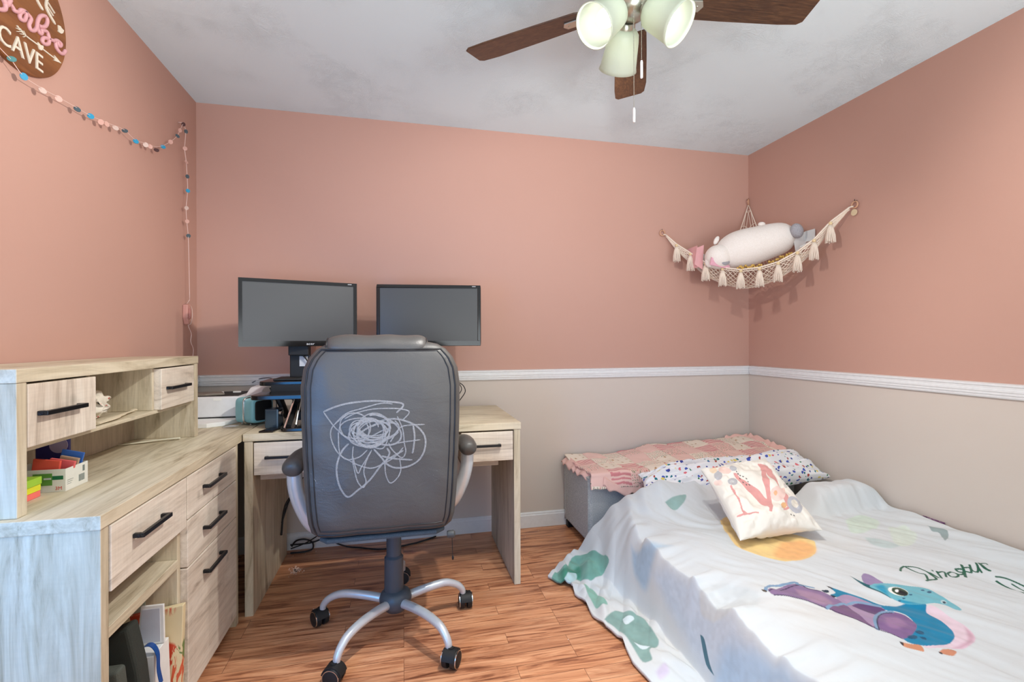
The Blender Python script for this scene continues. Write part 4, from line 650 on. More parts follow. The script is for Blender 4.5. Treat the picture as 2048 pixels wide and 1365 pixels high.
tag(MB().tube(smooth([(-.860, 1.60, .9245), (-.864, 1.68, .926), (-.872, 1.76, .928), (-.885, 1.84, .928), (-.895, 1.875, .928)]), [.012]*4+[.014]*4+[.009]*3+[.006]*4+[.007]*3+[.011]*2+[.008], 10, flat=.35).build('wooden_spoon', plain('pale_wood', (226, 212, 184), .5), smooth=True, loc=(-.87, 1.75, .9195)), 'pale flat spoon lying on the hutch shelf beside the wrapper', 'spoon')
# things in the open bay
k_ = NT('floral_cover'); vo = k_.n('ShaderNodeTexVoronoi', {'Vector': k_.coord((1, 1, .7)), 'Scale': 11.0, 'Randomness': 1.0}); nz = k_.noise(k_.coord((30, 30, 9)), 1.6, 3, .6, 1.5)
pet = k_.ramp(vo.outputs['Distance'], [(.0, (1, 1, 1)), (.40, (1, 1, 1)), (.46, (0, 0, 0))])
gate = k_.ramp(nz, [(.44, (0, 0, 0)), (.47, (1, 1, 1))]); sp_ = k_.n('ShaderNodeSeparateColor', {'Color': vo.outputs['Color']})
pc = k_.ramp(sp_.outputs[0], [(.0, lin((206, 74, 46))), (.55, lin((218, 96, 60))), (.62, lin((118, 140, 80))), (.8, lin((140, 158, 96)))]); pc.node.color_ramp.interpolation = 'CONSTANT'
k_.p(Base_Color=k_.mix(k_.mix(1.0, pet, gate, 'MULTIPLY'), lin((232, 214, 172)), pc), Roughness=.5); FLORAL = k_.m
fl = thing('floral_binder', 'tall cream binder with red flowers standing in the desk bay', 'binder', (-.72, 1.64, .055))
MB().prism([(-.86, .0560), (-.664, .0560), (-.655, .356), (-.85, .330)], lambda x, z: (x, 1.640, z), lambda x, z: (x, 1.660, z)).build('cover', FLORAL, fl, bevel=.002)
bx('spine_label', plain('rust_red_card', (196, 84, 58), .5), fl, -.735, -.705, 1.6355, 1.6398, .07, .27, bevel=.001)
gl = tag(MB().box(-.80, -.765, 1.6605, 1.6625, .0560, .372).build('file_divider', plain('pale_green_plastic', (190, 205, 190), .4), loc=(-.78, 1.661, .056), bevel=.0006), 'pale green file divider sticking up behind the floral binder', 'divider')
wb = thing('white_box', 'white lidded box with a dark blue ribbon in front of the floral binder', 'box', (-.73, 1.56, .055))
LAV = plain('pale_lavender_card', (196, 200, 212), .5)
MB().prism([(-.800, .0560), (-.684, .0560), (-.690, .270), (-.755, .270)], lambda x, z: (x, 1.54, z), lambda x, z: (x, 1.632, z)).build('carton', PAPER, wb, bevel=.002)
MB().prism([(-.790, .062), (-.708, .062), (-.714, .262), (-.752, .262)], lambda x, z: (x, 1.5388, z), lambda x, z: (x, 1.5398, z)).build('side_panel', LAV, wb)
MB().prism([(-.758, .272), (-.688, .272), (-.690, .385), (-.748, .385)], lambda x, z: (x, 1.598, z), lambda x, z: (x, 1.606, z)).build('open_lid', PAPER, wb, bevel=.001)
MB().prism([(-.752, .278), (-.698, .278), (-.699, .376), (-.744, .376)], lambda x, z: (x, 1.5968, z), lambda x, z: (x, 1.5979, z)).build('lid_lining', LAV, wb)
BLUE = plain('blue_ribbon', (30, 78, 150), .35)
rb_ = MB(); pts = smooth([(-.735, 1.56, .274), (-.715, 1.552, .296), (-.696, 1.548, .296), (-.682, 1.545, .272), (-.676, 1.535, .235), (-.668, 1.533, .195)])
for i in range(len(pts)-1):
    a, b = Vector(pts[i]), Vector(pts[i+1]); o_ = Vector((0, .009, 0)); t_ = Vector((.0012, 0, .0012))
    rb_.add([a-o_, a+o_, b+o_, b-o_, a-o_+t_, a+o_+t_, b+o_+t_, b-o_+t_], [(0, 1, 2, 3), (7, 6, 5, 4), (0, 4, 5, 1), (3, 2, 6, 7), (0, 3, 7, 4), (1, 5, 6, 2)])
rb_.build('ribbon', BLUE, wb)
bk = MB().prism([(-.80, .056), (-.668, .056), (-.69, .28), (-.714, .40), (-.80, .37)], lambda x, z: (x, 1.46, z), lambda x, z: (x, 1.515, z))
tag(bk.build('dark_folder', fabric('dark_canvas', (40, 44, 40), (58, 62, 56)), bevel=.01, seg=3, loc=(-.74, 1.49, .055)), 'dark green-black cloth folder leaning in front of the white box', 'folder')
tag(MB().prism([(-.80, .056), (-.672, .056), (-.70, .33), (-.80, .33)], lambda x, z: (x, 1.385, z), lambda x, z: (x, 1.425, z)).build('laptop_sleeve', fabric('charcoal_canvas', (70, 74, 68), (92, 96, 88)), bevel=.008, seg=3, loc=(-.74, 1.4, .055)), 'charcoal cloth sleeve leaning nearest the desk side panel', 'sleeve')
# ------------------------------------------------------------------ office chair
oc = thing('office_chair', 'grey-black leather office chair with chalk scribbles on its back and silver star base', 'office chair', (-.03, 1.98, 0))
CX = -.07
WPROF = [(.466, .205, .018), (.472, .228, .034), (.487, .246, .044), (.52, .256, .052), (.60, .264, .056), (.75, .272, .058), (.90, .277, .058), (1.00, .278, .056), (1.06, .270, .052), (1.10, .252, .048), (1.13, .226, .042), (1.148, .196, .032), (1.155, .165, .016)]
def prof(z):
    for (a, wa, da), (b, wb2, db) in zip(WPROF, WPROF[1:]):
        if z <= b: t = (z-a)/(b-a); t = max(t, 0); return wa+(wb2-wa)*t, da+(db-da)*t
    return WPROF[-1][1:]
YC = 1.80
bmv = MB(); zs = []
for (a, _, _), (b, _, _) in zip(WPROF, WPROF[1:]):
    k = max(2, int((b-a)/.02)); zs += [a+(b-a)*i/k for i in range(k)]
zs.append(WPROF[-1][0]); n = 96; vs = []
def back_pt(x, z):
    w, dd = prof(z); q = min(1, abs(x-CX)/w); return YC-dd*(1-q**5)**.35 if q < 1 else YC
for z in zs:
    w, dd = prof(z)
    for k in range(n):
        a = 2*math.pi*k/n; c, s_ = math.cos(a), math.sin(a)
        x = w*math.copysign(abs(c)**.36, c); y = dd*math.copysign(abs(s_)**.62, s_)
        if y < 0: y += .003*math.sin(x*38+z*9)*math.sin(z*17)*abs(s_)+.002*math.sin(z*60+x*15)*(abs(x)/w)**4
        vs.append((CX+x, YC+y, z))
m = len(zs); fs = [(i*n+k, i*n+(k+1) % n, (i+1)*n+(k+1) % n, (i+1)*n+k) for i in range(m-1) for k in range(n)]+[tuple(range(n-1, -1, -1)), tuple((m-1)*n+k for k in range(n))]
bmv.add(vs, fs); back = bmv.build('backrest', LEATH, oc, smooth='all')
from mathutils.bvhtree import BVHTree
bvh = BVHTree.FromPolygons([Vector(v) for v in vs], fs)
def on_back(x, z, h=0):
    hit = bvh.ray_cast(Vector((x, 1.5, z)), Vector((0, 1, 0)))
    y = hit[0].y if hit[0] else YC
    return Vector((x, y-h, z))
def outline(ins, n=80):
    P = []
    zs2 = np.linspace(.466+ins*.8, 1.136-ins*.3, 40)
    R = [(CX+prof(z)[0]-ins, z) for z in zs2]; Lh = [(CX-prof(z)[0]+ins, z) for z in zs2[::-1]]
    tx = lambda a, b: [(a[0]+(b[0]-a[0])*t, a[1]+(b[1]-a[1])*t) for t in np.linspace(.04, .96, 24)]
    return R+tx(R[-1], Lh[0])+Lh+tx(Lh[-1], R[0])+[R[0]]
SEAM = plain('dark_seam_cord', (30, 30, 32), .4)
for ins, r in ((.020, .0035), (.038, .0022)):
    MB().tube([on_back(x, z, .0005) for x, z in outline(ins)], r, 8, cap=False).build('seam_piping', SEAM if ins < .03 else SEAM, back, smooth='all')
k_ = NT('chalk_scribble'); nz = k_.noise(k_.coord(), 120, 4)
k_.p(Base_Color=(.50, .50, .50, 1), Roughness=.8, Alpha=k_.ramp(nz, [(.3, (.25,)*3), (.7, (.55,)*3)])); CHALK = k_.m
sb = MB()
for i, st in enumerate(SCRIBBLE):
    sb.ribbon(st, .0042 if i % 3 else .0062, .00025, lambda a, b, h, i=i: on_back(a, b, .0012+.00012*i+h))
for x, z, s_ in ((-.302, .69, .008), (-.296, .682, .006), (-.292, .674, .005), (-.284, .672, .003), (-.276, .665, .003), (-.272, .648, .003), (.118, .69, .003), (.105, .675, .003), (-.335, .56, .003), (-.31, .705, .004)):
    sb.ribbon([(x, z), (x+s_*.6, z-s_)], s_*.5, .0003, lambda a, b, h: on_back(a, b, .0012+h))
lab(sb.build('chalk_scribble', CHALK, back), 'pale grey chalk scribble')
# head roll
hr = MB(); vs = []; N_ = 40; K = 28
for i in range(N_+1):
    t = i/N_*2-1; e = (1-abs(t)**10)**.5 if abs(t) < 1 else 0
    for k in range(K):
        a = 2*math.pi*k/K; vs.append((-.088+.186*t, 1.815+.060*e*math.cos(a), 1.135+.047*e*math.sin(a)*(1+.04*math.sin(t*9))))
hr.add(vs, [(i*K+k, i*K+(k+1) % K, (i+1)*K+(k+1) % K, (i+1)*K+k) for i in range(N_) for k in range(K)])
hd = hr.build('head_cushion', LEATH, oc, smooth='all')
for t in (-.93, .93):
    e = (1-abs(t)**10)**.5; MB().tube([(-.088+.186*t, 1.815+.0605*e*math.cos(a), 1.135+.0475*e*math.sin(a)) for a in np.linspace(0, 2*math.pi, 40)], .0025, 6, cap=False).build('seam_piping', SEAM, hd, smooth='all')
MB().ell((-.05, 2.06, .500), (.255, .235, .055), None, 48, 20, .45).build('seat', LEATH, oc, smooth='all')
MB().prism([(-.262, 1.768), (.118, 1.768), (.15, 1.80), (.18, 2.25), (-.28, 2.25), (-.29, 1.80)], lambda x, y: (x, y, .446), lambda x, y: (x, y, .464)).build('seat_underside', fabric('blue_grey_mesh', (52, 62, 70), (84, 96, 104), 500), oc, bevel=.008)
MB().box(-.13, .04, 1.90, 2.10, .405, .4455).build('tilt_plate', BLACKM, oc, bevel=.006)
MB().lathe([(0, .400), (.029, .400), (.029, .280), (0, .280)], Matrix.Translation((-.038, 1.98, 0)), 28).build('gas_lift', DARKG, oc, smooth=True)
MB().lathe([(0, .298), (.030, .298), (.037, .290), (.038, .15), (.036, .145), (0, .145)], Matrix.Translation((-.038, 1.98, 0)), 32).build('lift_sleeve', DARKG, oc, smooth=True)
MB().lathe([(0, .160), (.040, .160), (.056, .148), (.064, .128), (.062, .105), (.045, .085), (.038, .078), (0, .078)], Matrix.Translation((-.032, 1.98, 0)), 36).build('base_hub', DARKG, oc, smooth=True)
CAST = [(-.334, 2.076), (-.231, 1.708), (.163, 1.699), (.262, 2.067), (-.003, 2.345)]
for i, (x, y) in enumerate(CAST):
    H = Vector((-.032, 1.98, 0)); D = Vector((x, y, 0))-H; R_ = D.length; D.normalize()
    P = [H+D*r+Vector((0, 0, z)) for r, z in ((.045, .118), (.12, .128), (.20, .132), (R_-.07, .124), (R_-.035, .105), (R_-.016, .082), (R_-.012, .066))]
    P = smooth(P); nn = len(P)
    lg = MB().tube(P, [.0185-.006*(j/nn) for j in range(nn)], 14, flat=.95).build('base_leg', SILVER, oc, smooth=True)
    ang = (35, 70, -30, 0, 90)[i]; A_ = Matrix.Translation((x, y, .0315)) @ Matrix.Rotation(math.radians(ang), 4, 'Z') @ Matrix.Scale(1.165, 4)
    cs = MB()
    for s_ in (-1, 1):
        cs.lathe([(0, .004), (.020, .004), (.027, .006), (.027, .020), (.024, .024), (.012, .026), (0, .026)], A_ @ Matrix.Rotation(math.radians(90*s_), 4, 'Y'), 28)
    o = cs.build('caster', BLACKP, oc, smooth=True)
    for sg in (90, -90): MB().lathe([(.0235, .0245), (.0255, .0245), (.0255, .0205), (.0235, .0205), (.0235, .0245)], A_ @ Matrix.Rotation(math.radians(sg), 4, 'Y'), 28).build('rim_ring', CHROME, o, smooth=True)
    hp = [(.031*math.cos(math.radians(a)), .031*math.sin(math.radians(a))) for a in range(10, 171, 16)]; hp += [(.0275*math.cos(math.radians(a)), .0275*math.sin(math.radians(a))) for a in range(170, 9, -16)]
    MB().prism(hp, lambda a, b: A_ @ Vector((-.019, a, b)), lambda a, b: A_ @ Vector((.019, a, b))).lathe([(0, .070), (.010, .070), (.012, .03), (0, .03)], Matrix.Translation((x, y, 0)), 16).build('caster_hood', BLACKP, o, smooth=True)
for s_, (xe, ys, zz) in ((-1, (-.392, 1.84, .695)), (1, (.268, 1.97, .705))):
    dx = .012 if s_ < 0 else -.012; lf = 1 if s_ < 0 else .66
    P = smooth([(xe, ys, zz-.004), (xe+dx*.2, ys+.04, zz+.008), (xe+dx*.5, ys+.14*lf, zz+.012), (xe+dx, ys+.25*lf, zz), (xe+dx, ys+.29*lf, zz-.02)]); nn = len(P)
    MB().tube(P, [.016, .027, .033, .036, .038]+[.038]*(nn-9)+[.034, .030, .022, .012], 20, flat=.9).build('armrest_pad', LEATH, oc, smooth='all')
    q = smooth([(xe-.002*s_, ys+.05, zz-.015), (xe-.004*s_, ys+.052, zz-.07), (xe-.02*s_, ys+.06, zz-.14), (xe-.052*s_, ys+.075, zz-.215), (xe-.085*s_, ys+.10, zz-.252), (xe-.12*s_, ys+.14, zz-.262)])
    MB().tube(q, [.027]*4+[.027]*(len(q)-4), 16, flat=1.0, up=(0, 1, 0)).build('arm_frame', SILVER, oc, smooth='all')
MB().lathe([(0, 0), (.012, 0), (.014, .006), (.014, .024), (.008, .03), (0, .03)], Matrix.Translation((.160, 1.800, .432)) @ Matrix.Rotation(math.radians(90), 4, 'Y'), 22).build('tilt_knob', plain('scuffed_grey_plastic', (70, 72, 72), .5), oc, smooth=True)
MB().tube([(.178, 1.80, .418), (.180, 1.80, .350)], .0012, 6).ell((.181, 1.80, .342), (.004, .004, .009)).build('pull_cord', BLACKP, oc)
# ------------------------------------------------------------------ ceiling fan
FX, FY = .694, .1; FX, FY = .690, 1.348
FANW = NT('walnut_blade'); g = FANW.noise(FANW.coord((3, 22, 22), 'Generated'), 1.0, 6, .6, .6)
FANW.p(Base_Color=FANW.ramp(g, [(.3, lin((58, 38, 28))), (.5, lin((80, 54, 36))), (.7, lin((104, 74, 50)))]), Roughness=.35); FANW = FANW.m
NICK = plain('brushed_nickel', (196, 196, 184), .28, .85)
fan = thing('ceiling_fan', 'five-blade walnut ceiling fan with three lit frosted glass shades', 'ceiling fan', (FX, FY, ZC))
TF = Matrix.Translation((FX, FY, 0))
MB().lathe([(0, 2.4395), (.07, 2.4395), (.072, 2.42), (.055, 2.39), (.03, 2.385), (.03, 2.33), (0, 2.33)], TF, 36).build('ceiling_canopy', NICK, fan, smooth=True)
MB().lathe([(0, 2.335), (.08, 2.335), (.105, 2.315), (.11, 2.27), (.10, 2.235), (.07, 2.222), (0, 2.222)], TF, 40).build('motor_housing', NICK, fan, smooth=True)
MB().lathe([(0, 2.2215), (.045, 2.2215), (.052, 2.205), (.052, 2.175), (.040, 2.155), (.015, 2.145), (0, 2.143)], TF, 32).build('light_kit', NICK, fan, smooth=True)
for a in (139.0, 63.6, -10.2, 208.7, 278.9):
    A_ = TF @ Matrix.Rotation(math.radians(a), 4, 'Z') @ Matrix.Translation((0, 0, 2.195)) @ Matrix.Rotation(math.radians(-10), 4, 'X')
    pl_ = [(.155, -.045), (.17, -.052), (.30, -.058), (.50, -.064), (.565, -.058), (.578, -.045), (.575, .05), (.56, .062), (.50, .064), (.30, .058), (.17, .052), (.155, .045)]
    bl = MB().prism(pl_, lambda x, y: A_ @ Vector((x, y, 0)), lambda x, y: A_ @ Vector((x, y, .006))).build('blade', FANW, fan, bevel=.002)
    ir = MB().prism([(.06, -.014), (.12, -.012), (.15, -.02), (.215, -.02), (.225, 0), (.215, .02), (.15, .02), (.12, .012), (.06, .014)], lambda x, y: A_ @ Vector((x, y, -.005)), lambda x, y: A_ @ Vector((x, y, -.0003)))
    ir.box(.05, .09, -.012, .012, -.0045, .028, A_)
    for x, y in ((.165, -.012), (.165, .012), (.205, 0)): ir.ell(A_ @ Vector((x, y, -.005)), (.004, .004, .0025), None, 8, 6)
    ir.build('blade_iron', NICK, bl, bevel=.001)
GL = NT('frosted_glass'); t_ = GL.t; tr = GL.n('ShaderNodeBsdfTranslucent', {'Color': (.74, .79, .68, 1)}); df = GL.n('ShaderNodeBsdfPrincipled', {'Base Color': (.74, .79, .70, 1), 'Roughness': .3})
mx = GL.n('ShaderNodeMixShader', {0: .42, 1: df.outputs[0], 2: tr.outputs[0]}); t_.links.new(mx.outputs[0], GL.out.inputs[0]); GL = GL.m
BULB = NT('lit_bulb'); BULB.b.inputs['Emission Color'].default_value = (1, .97, .90, 1); BULB.b.inputs['Emission Strength'].default_value = 3.4; BULB = BULB.m
KX, KY, KZ = .680, 1.335, 2.150
for a, lbl in ((198, 'left'), (313, 'right'), (80, 'back')):
    c, s_ = math.cos(math.radians(a)), math.sin(math.radians(a)); ax = Vector((c*.76, s_*.76, -.65)).normalized()
    Nk = Vector((KX+.048*c, KY+.048*s_, KZ)); q = ax.to_track_quat('Z', 'Y').to_matrix().to_4x4(); A_ = Matrix.Translation(Nk) @ q
    MB().tube([(FX+.02*c, FY+.02*s_, 2.185), Nk+Vector((0, 0, .012)), Nk+ax*.012], .011, 12).build('lamp_arm', NICK, fan, smooth='all')
    MB().lathe([(0, -.006), (.020, -.006), (.024, .0), (.024, .022), (0, .022)], A_, 24).build('lamp_socket', NICK, fan, smooth=True)
    sh = MB().lathe([(.025, .010), (.036, .012), (.046, .024), (.050, .045), (.054, .08), (.059, .118), (.0625, .130), (.0600, .130), (.0565, .118), (.0515, .08), (.0475, .045), (.0435, .026), (.034, .015), (.025, .013)], A_, 48).build('lamp_shade', GL, fan, smooth='all')
    MB().ell(Nk+ax*.066, (.0265, .0265, .036), q, 28, 16).lathe([(0, .02), (.013, .022), (.015, .04)], A_, 16).build('light_bulb', BULB, fan, smooth='all')
    pl2 = bpy.data.lights.new('bulb_light', 'SPOT'); pl2.energy = {'left': 62, 'right': 37, 'back': 24}[lbl]; pl2.spot_size = math.radians(152); pl2.spot_blend = .55; pl2.color = (1, .96, .90); pl2.shadow_soft_size = .022
    po = bpy.data.objects.new('bulb_light', pl2); po.location = Nk+ax*.124; po.rotation_euler = ax.to_track_quat('-Z', 'Y').to_euler(); C.objects.link(po)
def chain(x, y, z0, z1, fob):
    mb = MB(); z = z0
    while z > z1+fob: mb.ell((x, y, z), (.0016,)*3, None, 6, 4); z -= .0042
    o = mb.build('pull_chain', NICK, fan, smooth='all')
    MB().lathe([(0, z1+fob), (.003, z1+fob-.002), (.0042, z1+fob-.008), (.0042, z1+.002), (.003, z1), (0, z1)], Matrix.Translation((x, y, 0)), 12).build('chain_fob', PAPER, o, smooth=True)
chain(.672, 1.300, 2.15, 1.806, .045); chain(.697, 1.300, 2.15, 1.940, .055)
# ------------------------------------------------------------------ storage bench, quilt, duvet, pillows
OTT = fabric('grey_tweed', (150, 155, 157), (210, 210, 206), 300, .9, .5)
ob = thing('storage_bench', 'low grey tweed upholstered bench against the back wall beneath the quilt', 'bench', (1.66, 2.63, 0))
MB().box(.985, 2.325, 2.440, 2.846, .040, .408).build('upholstery', OTT, ob, bevel=.022, seg=4)
for x in (.988, 2.26):
    for y in (2.46, 2.80): bx('foot', BLACKP, ob, x+.004, x+.055, y, y+.036, 0, .0395, bevel=.003)
P = [(.987, 2.452, .045), (.987, 2.452, .375), (.989, 2.475, .399), (.989, 2.81, .399), (.987, 2.834, .375), (.987, 2.834, .045)]
MB().tube(smooth(P), .0035, 8).build('piping', OTT, ob, smooth='all')
# mattress under the duvet
tag(MB().box(1.045, XR-.02, .35, 2.33, .0, .262).build('mattress', fabric('white_ticking', (226, 226, 224), (236, 236, 234), 600), bevel=.05, seg=4, loc=(1.7, 1.4, 0)), 'low white mattress on the floor, under the dinosaur duvet', 'mattress')
NU, NV = 820, 640
xf = np.linspace(0, 1, 3600); rows = []
for v in np.linspace(0, 1, NV):
    # equal steps along the cloth, so that the steep side of the mattress gets as fine a mesh as the top
    x0_ = float(xmin(.55+v*(2.195-.55))); xx = x0_+xf*(2.318-x0_); yy = .55+v*(ymax(xx)-.55); zz = duvet_h(xx, yy)
    L = np.concatenate([[0], np.cumsum(np.sqrt(np.diff(xx)**2+np.diff(yy)**2+np.diff(zz)**2))]); t = np.linspace(0, L[-1], NU)
    rows.append((np.interp(t, L, xx), np.interp(t, L, yy), np.interp(t, L, zz)))
X, Y, Z = [np.array([r[k] for r in rows]) for k in range(3)]
CU = unroll(X, Y)
# soften the hem to the floor
col = np.ones(X.shape+(3,))*np.array(lin((210, 215, 218)))
wash = sst(-.1, .6, vnoise(X*2.4, Y*2.4, 20)); col = col*(1-.35*wash[..., None])+np.array(lin((222, 215, 206)))*.35*wash[..., None]
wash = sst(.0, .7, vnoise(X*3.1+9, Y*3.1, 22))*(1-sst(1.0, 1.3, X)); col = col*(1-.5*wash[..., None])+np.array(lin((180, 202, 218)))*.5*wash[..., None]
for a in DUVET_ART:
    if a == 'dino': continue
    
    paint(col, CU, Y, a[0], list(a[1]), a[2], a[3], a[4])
DUV = print_mat('duvet_cotton', .85, .22, .2)
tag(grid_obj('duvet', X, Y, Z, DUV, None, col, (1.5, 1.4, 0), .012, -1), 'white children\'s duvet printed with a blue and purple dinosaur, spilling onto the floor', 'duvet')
# quilt over the bench
NU, NV = 420, 260
U, V = np.meshgrid(np.linspace(0, 1, NU), np.linspace(0, 1, NV))
X = .992+U*(2.312-.992)+.012*vnoise(V*6, U*0+1, 30)*(1-U); yf = 2.845-V*.47
tilt = .0
Y = 2.842-V*.46; over = np.maximum(0, 2.425-Y)
Z = .424+.062*sst(.1, .75, U)*(1-V*.75)+.010*vnoise(X*7, Y*7, 31)+.005*vnoise(X*22, Y*22, 32)
drape = sst(0, .045, over); Y = np.where(over > 0, 2.425-.02*drape, Y); Z = Z-over*1.6
QY = 2.845-(Y-over*1.0); cs = .118
gu = np.floor((X-.985)/cs).astype(int); gv = np.floor(QY/cs+.15*np.sin(X*3)).astype(int); kind = (gu+2*gv+(gu//2)) % 5
cream = np.array(lin((242, 226, 208))); pink = np.array(lin((240, 200, 188))); stripe = np.array(lin((216, 138, 140)))
def dots(a, b, cell, r, seed, sq=1.6):
    rs = np.random.RandomState(seed); J = rs.rand(128, 128, 3); i = np.floor(a/cell).astype(int); j = np.floor(b/cell).astype(int)
    cx = (i+.3+.4*J[i % 128, j % 128, 0])*cell; cy = (j+.3+.4*J[i % 128, j % 128, 1])*cell; an = J[i % 128, j % 128, 2]*6.28
    dx, dy = a-cx, b-cy; u = dx*np.cos(an)+dy*np.sin(an); v = -dx*np.sin(an)+dy*np.cos(an); return (u/sq)**2+(v*sq)**2 < r*r, J[i % 128, j % 128, 2]
QB = QY+over*0
col = np.where(((kind == 1) | (kind == 4))[..., None], pink, cream)
st = (np.sin(QB*300+2.2*vnoise(X*14, QB*14, 33)) > .1); col = np.where(((kind == 2) & st)[..., None], stripe, np.where((kind == 2)[..., None], pink, col))
m_, h_ = dots(X, QB, .0125, .0030, 34); col = np.where((m_ & ((kind == 3) | (kind == 4)))[..., None], np.where((h_ > .5)[..., None], np.array(lin((206, 130, 118))), np.array(lin((140, 140, 110)))), col)
m_, h_ = dots(X, QB, .05, .0065, 35, 1.3); col = np.where((m_ & (kind == 0))[..., None], np.array(lin((190, 150, 110))), col)
eg = np.minimum(np.abs((X-.985)/cs-np.round((X-.985)/cs)), np.abs((QY/cs+.15*np.sin(X*3))-np.round(QY/cs+.15*np.sin(X*3)))); Z = Z-.003*np.exp(-(eg/.05)**2)
QM = print_mat('quilt_cotton', .9, .15, .2)
qt = thing('patchwork_quilt', 'pink and cream patchwork baby quilt with ruffled edge spread over the grey bench', 'quilt', (1.65, 2.63, .41))
o = grid_obj('quilted_top', X, Y, Z, QM, qt, col, (1.65, 2.63, .41), .012, -1)
RUF = fabric('pink_ruffle_cotton', (238, 190, 178), (244, 202, 190), 500)
def ruffle(path, out, name='ruffle', width=.055, amp=.010, freq=46):
    P = [Vector(p) for p in smooth(path, 14)]; n = len(P); vs = []; L = 0
    for i, p in enumerate(P):
        if i: L += (P[i]-P[i-1]).length
        o_ = Vector(out(i/(n-1))).normalized()
        for k in range(6):
            t = k/5; vs.append(p+o_*width*t+Vector((0, 0, amp*t*math.sin(L*freq*1.9+math.sin(L*31)*1.4)-.004*t)))
    fs = [(i*6+k, i*6+k+1, (i+1)*6+k+1, (i+1)*6+k) for i in range(n-1) for k in range(5)]
    o = MB().add(vs, fs).build(name, RUF, qt, smooth='all', rec=False); m = o.modifiers.new('t', 'SOLIDIFY'); m.thickness = .003; m.offset = 0; return o
ruffle([(1.005, 2.835, .438), (1.002, 2.72, .436), (1.010, 2.60, .432), (1.02, 2.50, .432), (1.06, 2.418, .425)], lambda t: (-.75, -.25*t, -.62))
ruffle([(1.06, 2.405, .420), (1.12, 2.400, .382), (1.19, 2.398, .366), (1.28, 2.398, .366), (1.40, 2.398, .366)], lambda t: (-.25*(1-t), -.25, -.9), width=.045)
ruffle([(2.300, 2.835, .485), (2.300, 2.72, .478), (2.296, 2.60, .468), (2.29, 2.50, .456)], lambda t: (.45, -.1, .75), width=.04, amp=.006)
ruffle([(2.12, 2.826, .484), (2.2, 2.828, .488), (2.25, 2.828, .490), (2.30, 2.828, .488)], lambda t: (.2, .2, .3+.6*math.sin(math.pi*t)), width=.028, amp=.006)
# dinosaur-print pillow
k_ = NT('small_dinosaur_print'); c_ = k_.coord((1, 1, 1)); wv = k_.n('ShaderNodeTexNoise', {'Vector': c_, 'Scale': 60.0, 'Detail': 2.0})
vv = k_.n('ShaderNodeVectorMath', {0: c_.outputs[0], 1: k_.n('ShaderNodeVectorMath', {0: wv.outputs['Color'], 1: (.022, .022, .022)}, operation='MULTIPLY').outputs[0]}, operation='ADD')
vo = k_.n('ShaderNodeTexVoronoi', {'Vector': vv.outputs[0], 'Scale': 36.0, 'Randomness': .9}); sp_ = k_.n('ShaderNodeSeparateColor', {'Color': vo.outputs['Color']})
pc = k_.ramp(sp_.outputs[0], [(0, lin((60, 70, 150))), (.16, lin((176, 70, 60))), (.30, lin((30, 116, 130))), (.44, lin((224, 110, 120))), (.58, lin((40, 120, 80))), (.70, lin((226, 206, 110))), (.82, lin((70, 90, 180)))]); pc.node.color_ramp.interpolation = 'CONSTANT'
ms = k_.ramp(vo.outputs['Distance'], [(.30, (1, 1, 1)), (.34, (0, 0, 0))]); k_.p(Base_Color=k_.mix(ms, lin((236, 236, 238)), pc), Roughness=.85); k_.bump(k_.noise(c_, 14, 4), .5, .012); DINO = k_.m
def cushion(name, BL, BR, TR, TL, th, mat, label, cat, col=None, N=110, pinch=.07, pw=.42, wr=.004, seed=50, group=None):
    A, B, ctr = cushion_pts(BL, BR, TR, TL, th, N, pinch, pw, wr, seed)
    loc = tuple(float(v) for v in np.round(ctr, 3)); G = np.concatenate([A, B], 1); cc = None
    if col is not None: cc = np.concatenate([col, np.ones_like(col)*np.array(lin((236, 232, 226)))], 1)
    return tag(grid_obj(name, G[..., 0], G[..., 1], G[..., 2], mat, None, cc, loc), label, cat, group)
cushion('bed_pillow', (1.165, 2.20, .372), (2.318, 2.19, .395), (2.318, 2.45, .49), (1.24, 2.37, .430), .14, DINO, 'long white pillow scattered with tiny coloured dinosaurs, between the bench and the duvet', 'pillow', None, 140, .05, .38, .02, 60)
# M cushion
N = 260
u1, v1 = np.meshgrid((np.linspace(-1, 1, N)+1)/2, (np.linspace(-1, 1, N)+1)/2)
col = np.ones((N, N, 3))*np.array(lin((238, 234, 224)))
for k, pts, rgb in PILLOW_ART:
    a = in_poly(u1, v1, smooth(list(pts)+[pts[0]], 4)[:-1] if len(pts) in (6, 12) else list(pts)); tone = (1+.07*vnoise(u1*25, v1*25, 70))[..., None]
    col = np.where(a[..., None], np.array(lin(rgb))*tone, col)
cushion('throw_cushion', *MCUSH, print_mat('cushion_cotton', .85, .12, .2), 'white cushion printed with a large pink letter M and grey flowers', 'cushion', col, N, .07, .42, .012, 80)
# card by the right wall
pcd = NT('purple_photo_print'); pcd.p(Base_Color=pcd.ramp(pcd.noise(pcd.coord(), 60, 4), [(.35, lin((70, 50, 80))), (.5, lin((140, 100, 135))), (.7, lin((196, 180, 190)))]), Roughness=.3)
pc_ = MB().box(XR-.010, XR-.007, 1.630, 1.722, .245, .345)
tag(pc_.build('photo_card', pcd.m, loc=(XR-.01, 1.68, .245)), 'small purple printed card tucked between duvet and right wall', 'card')
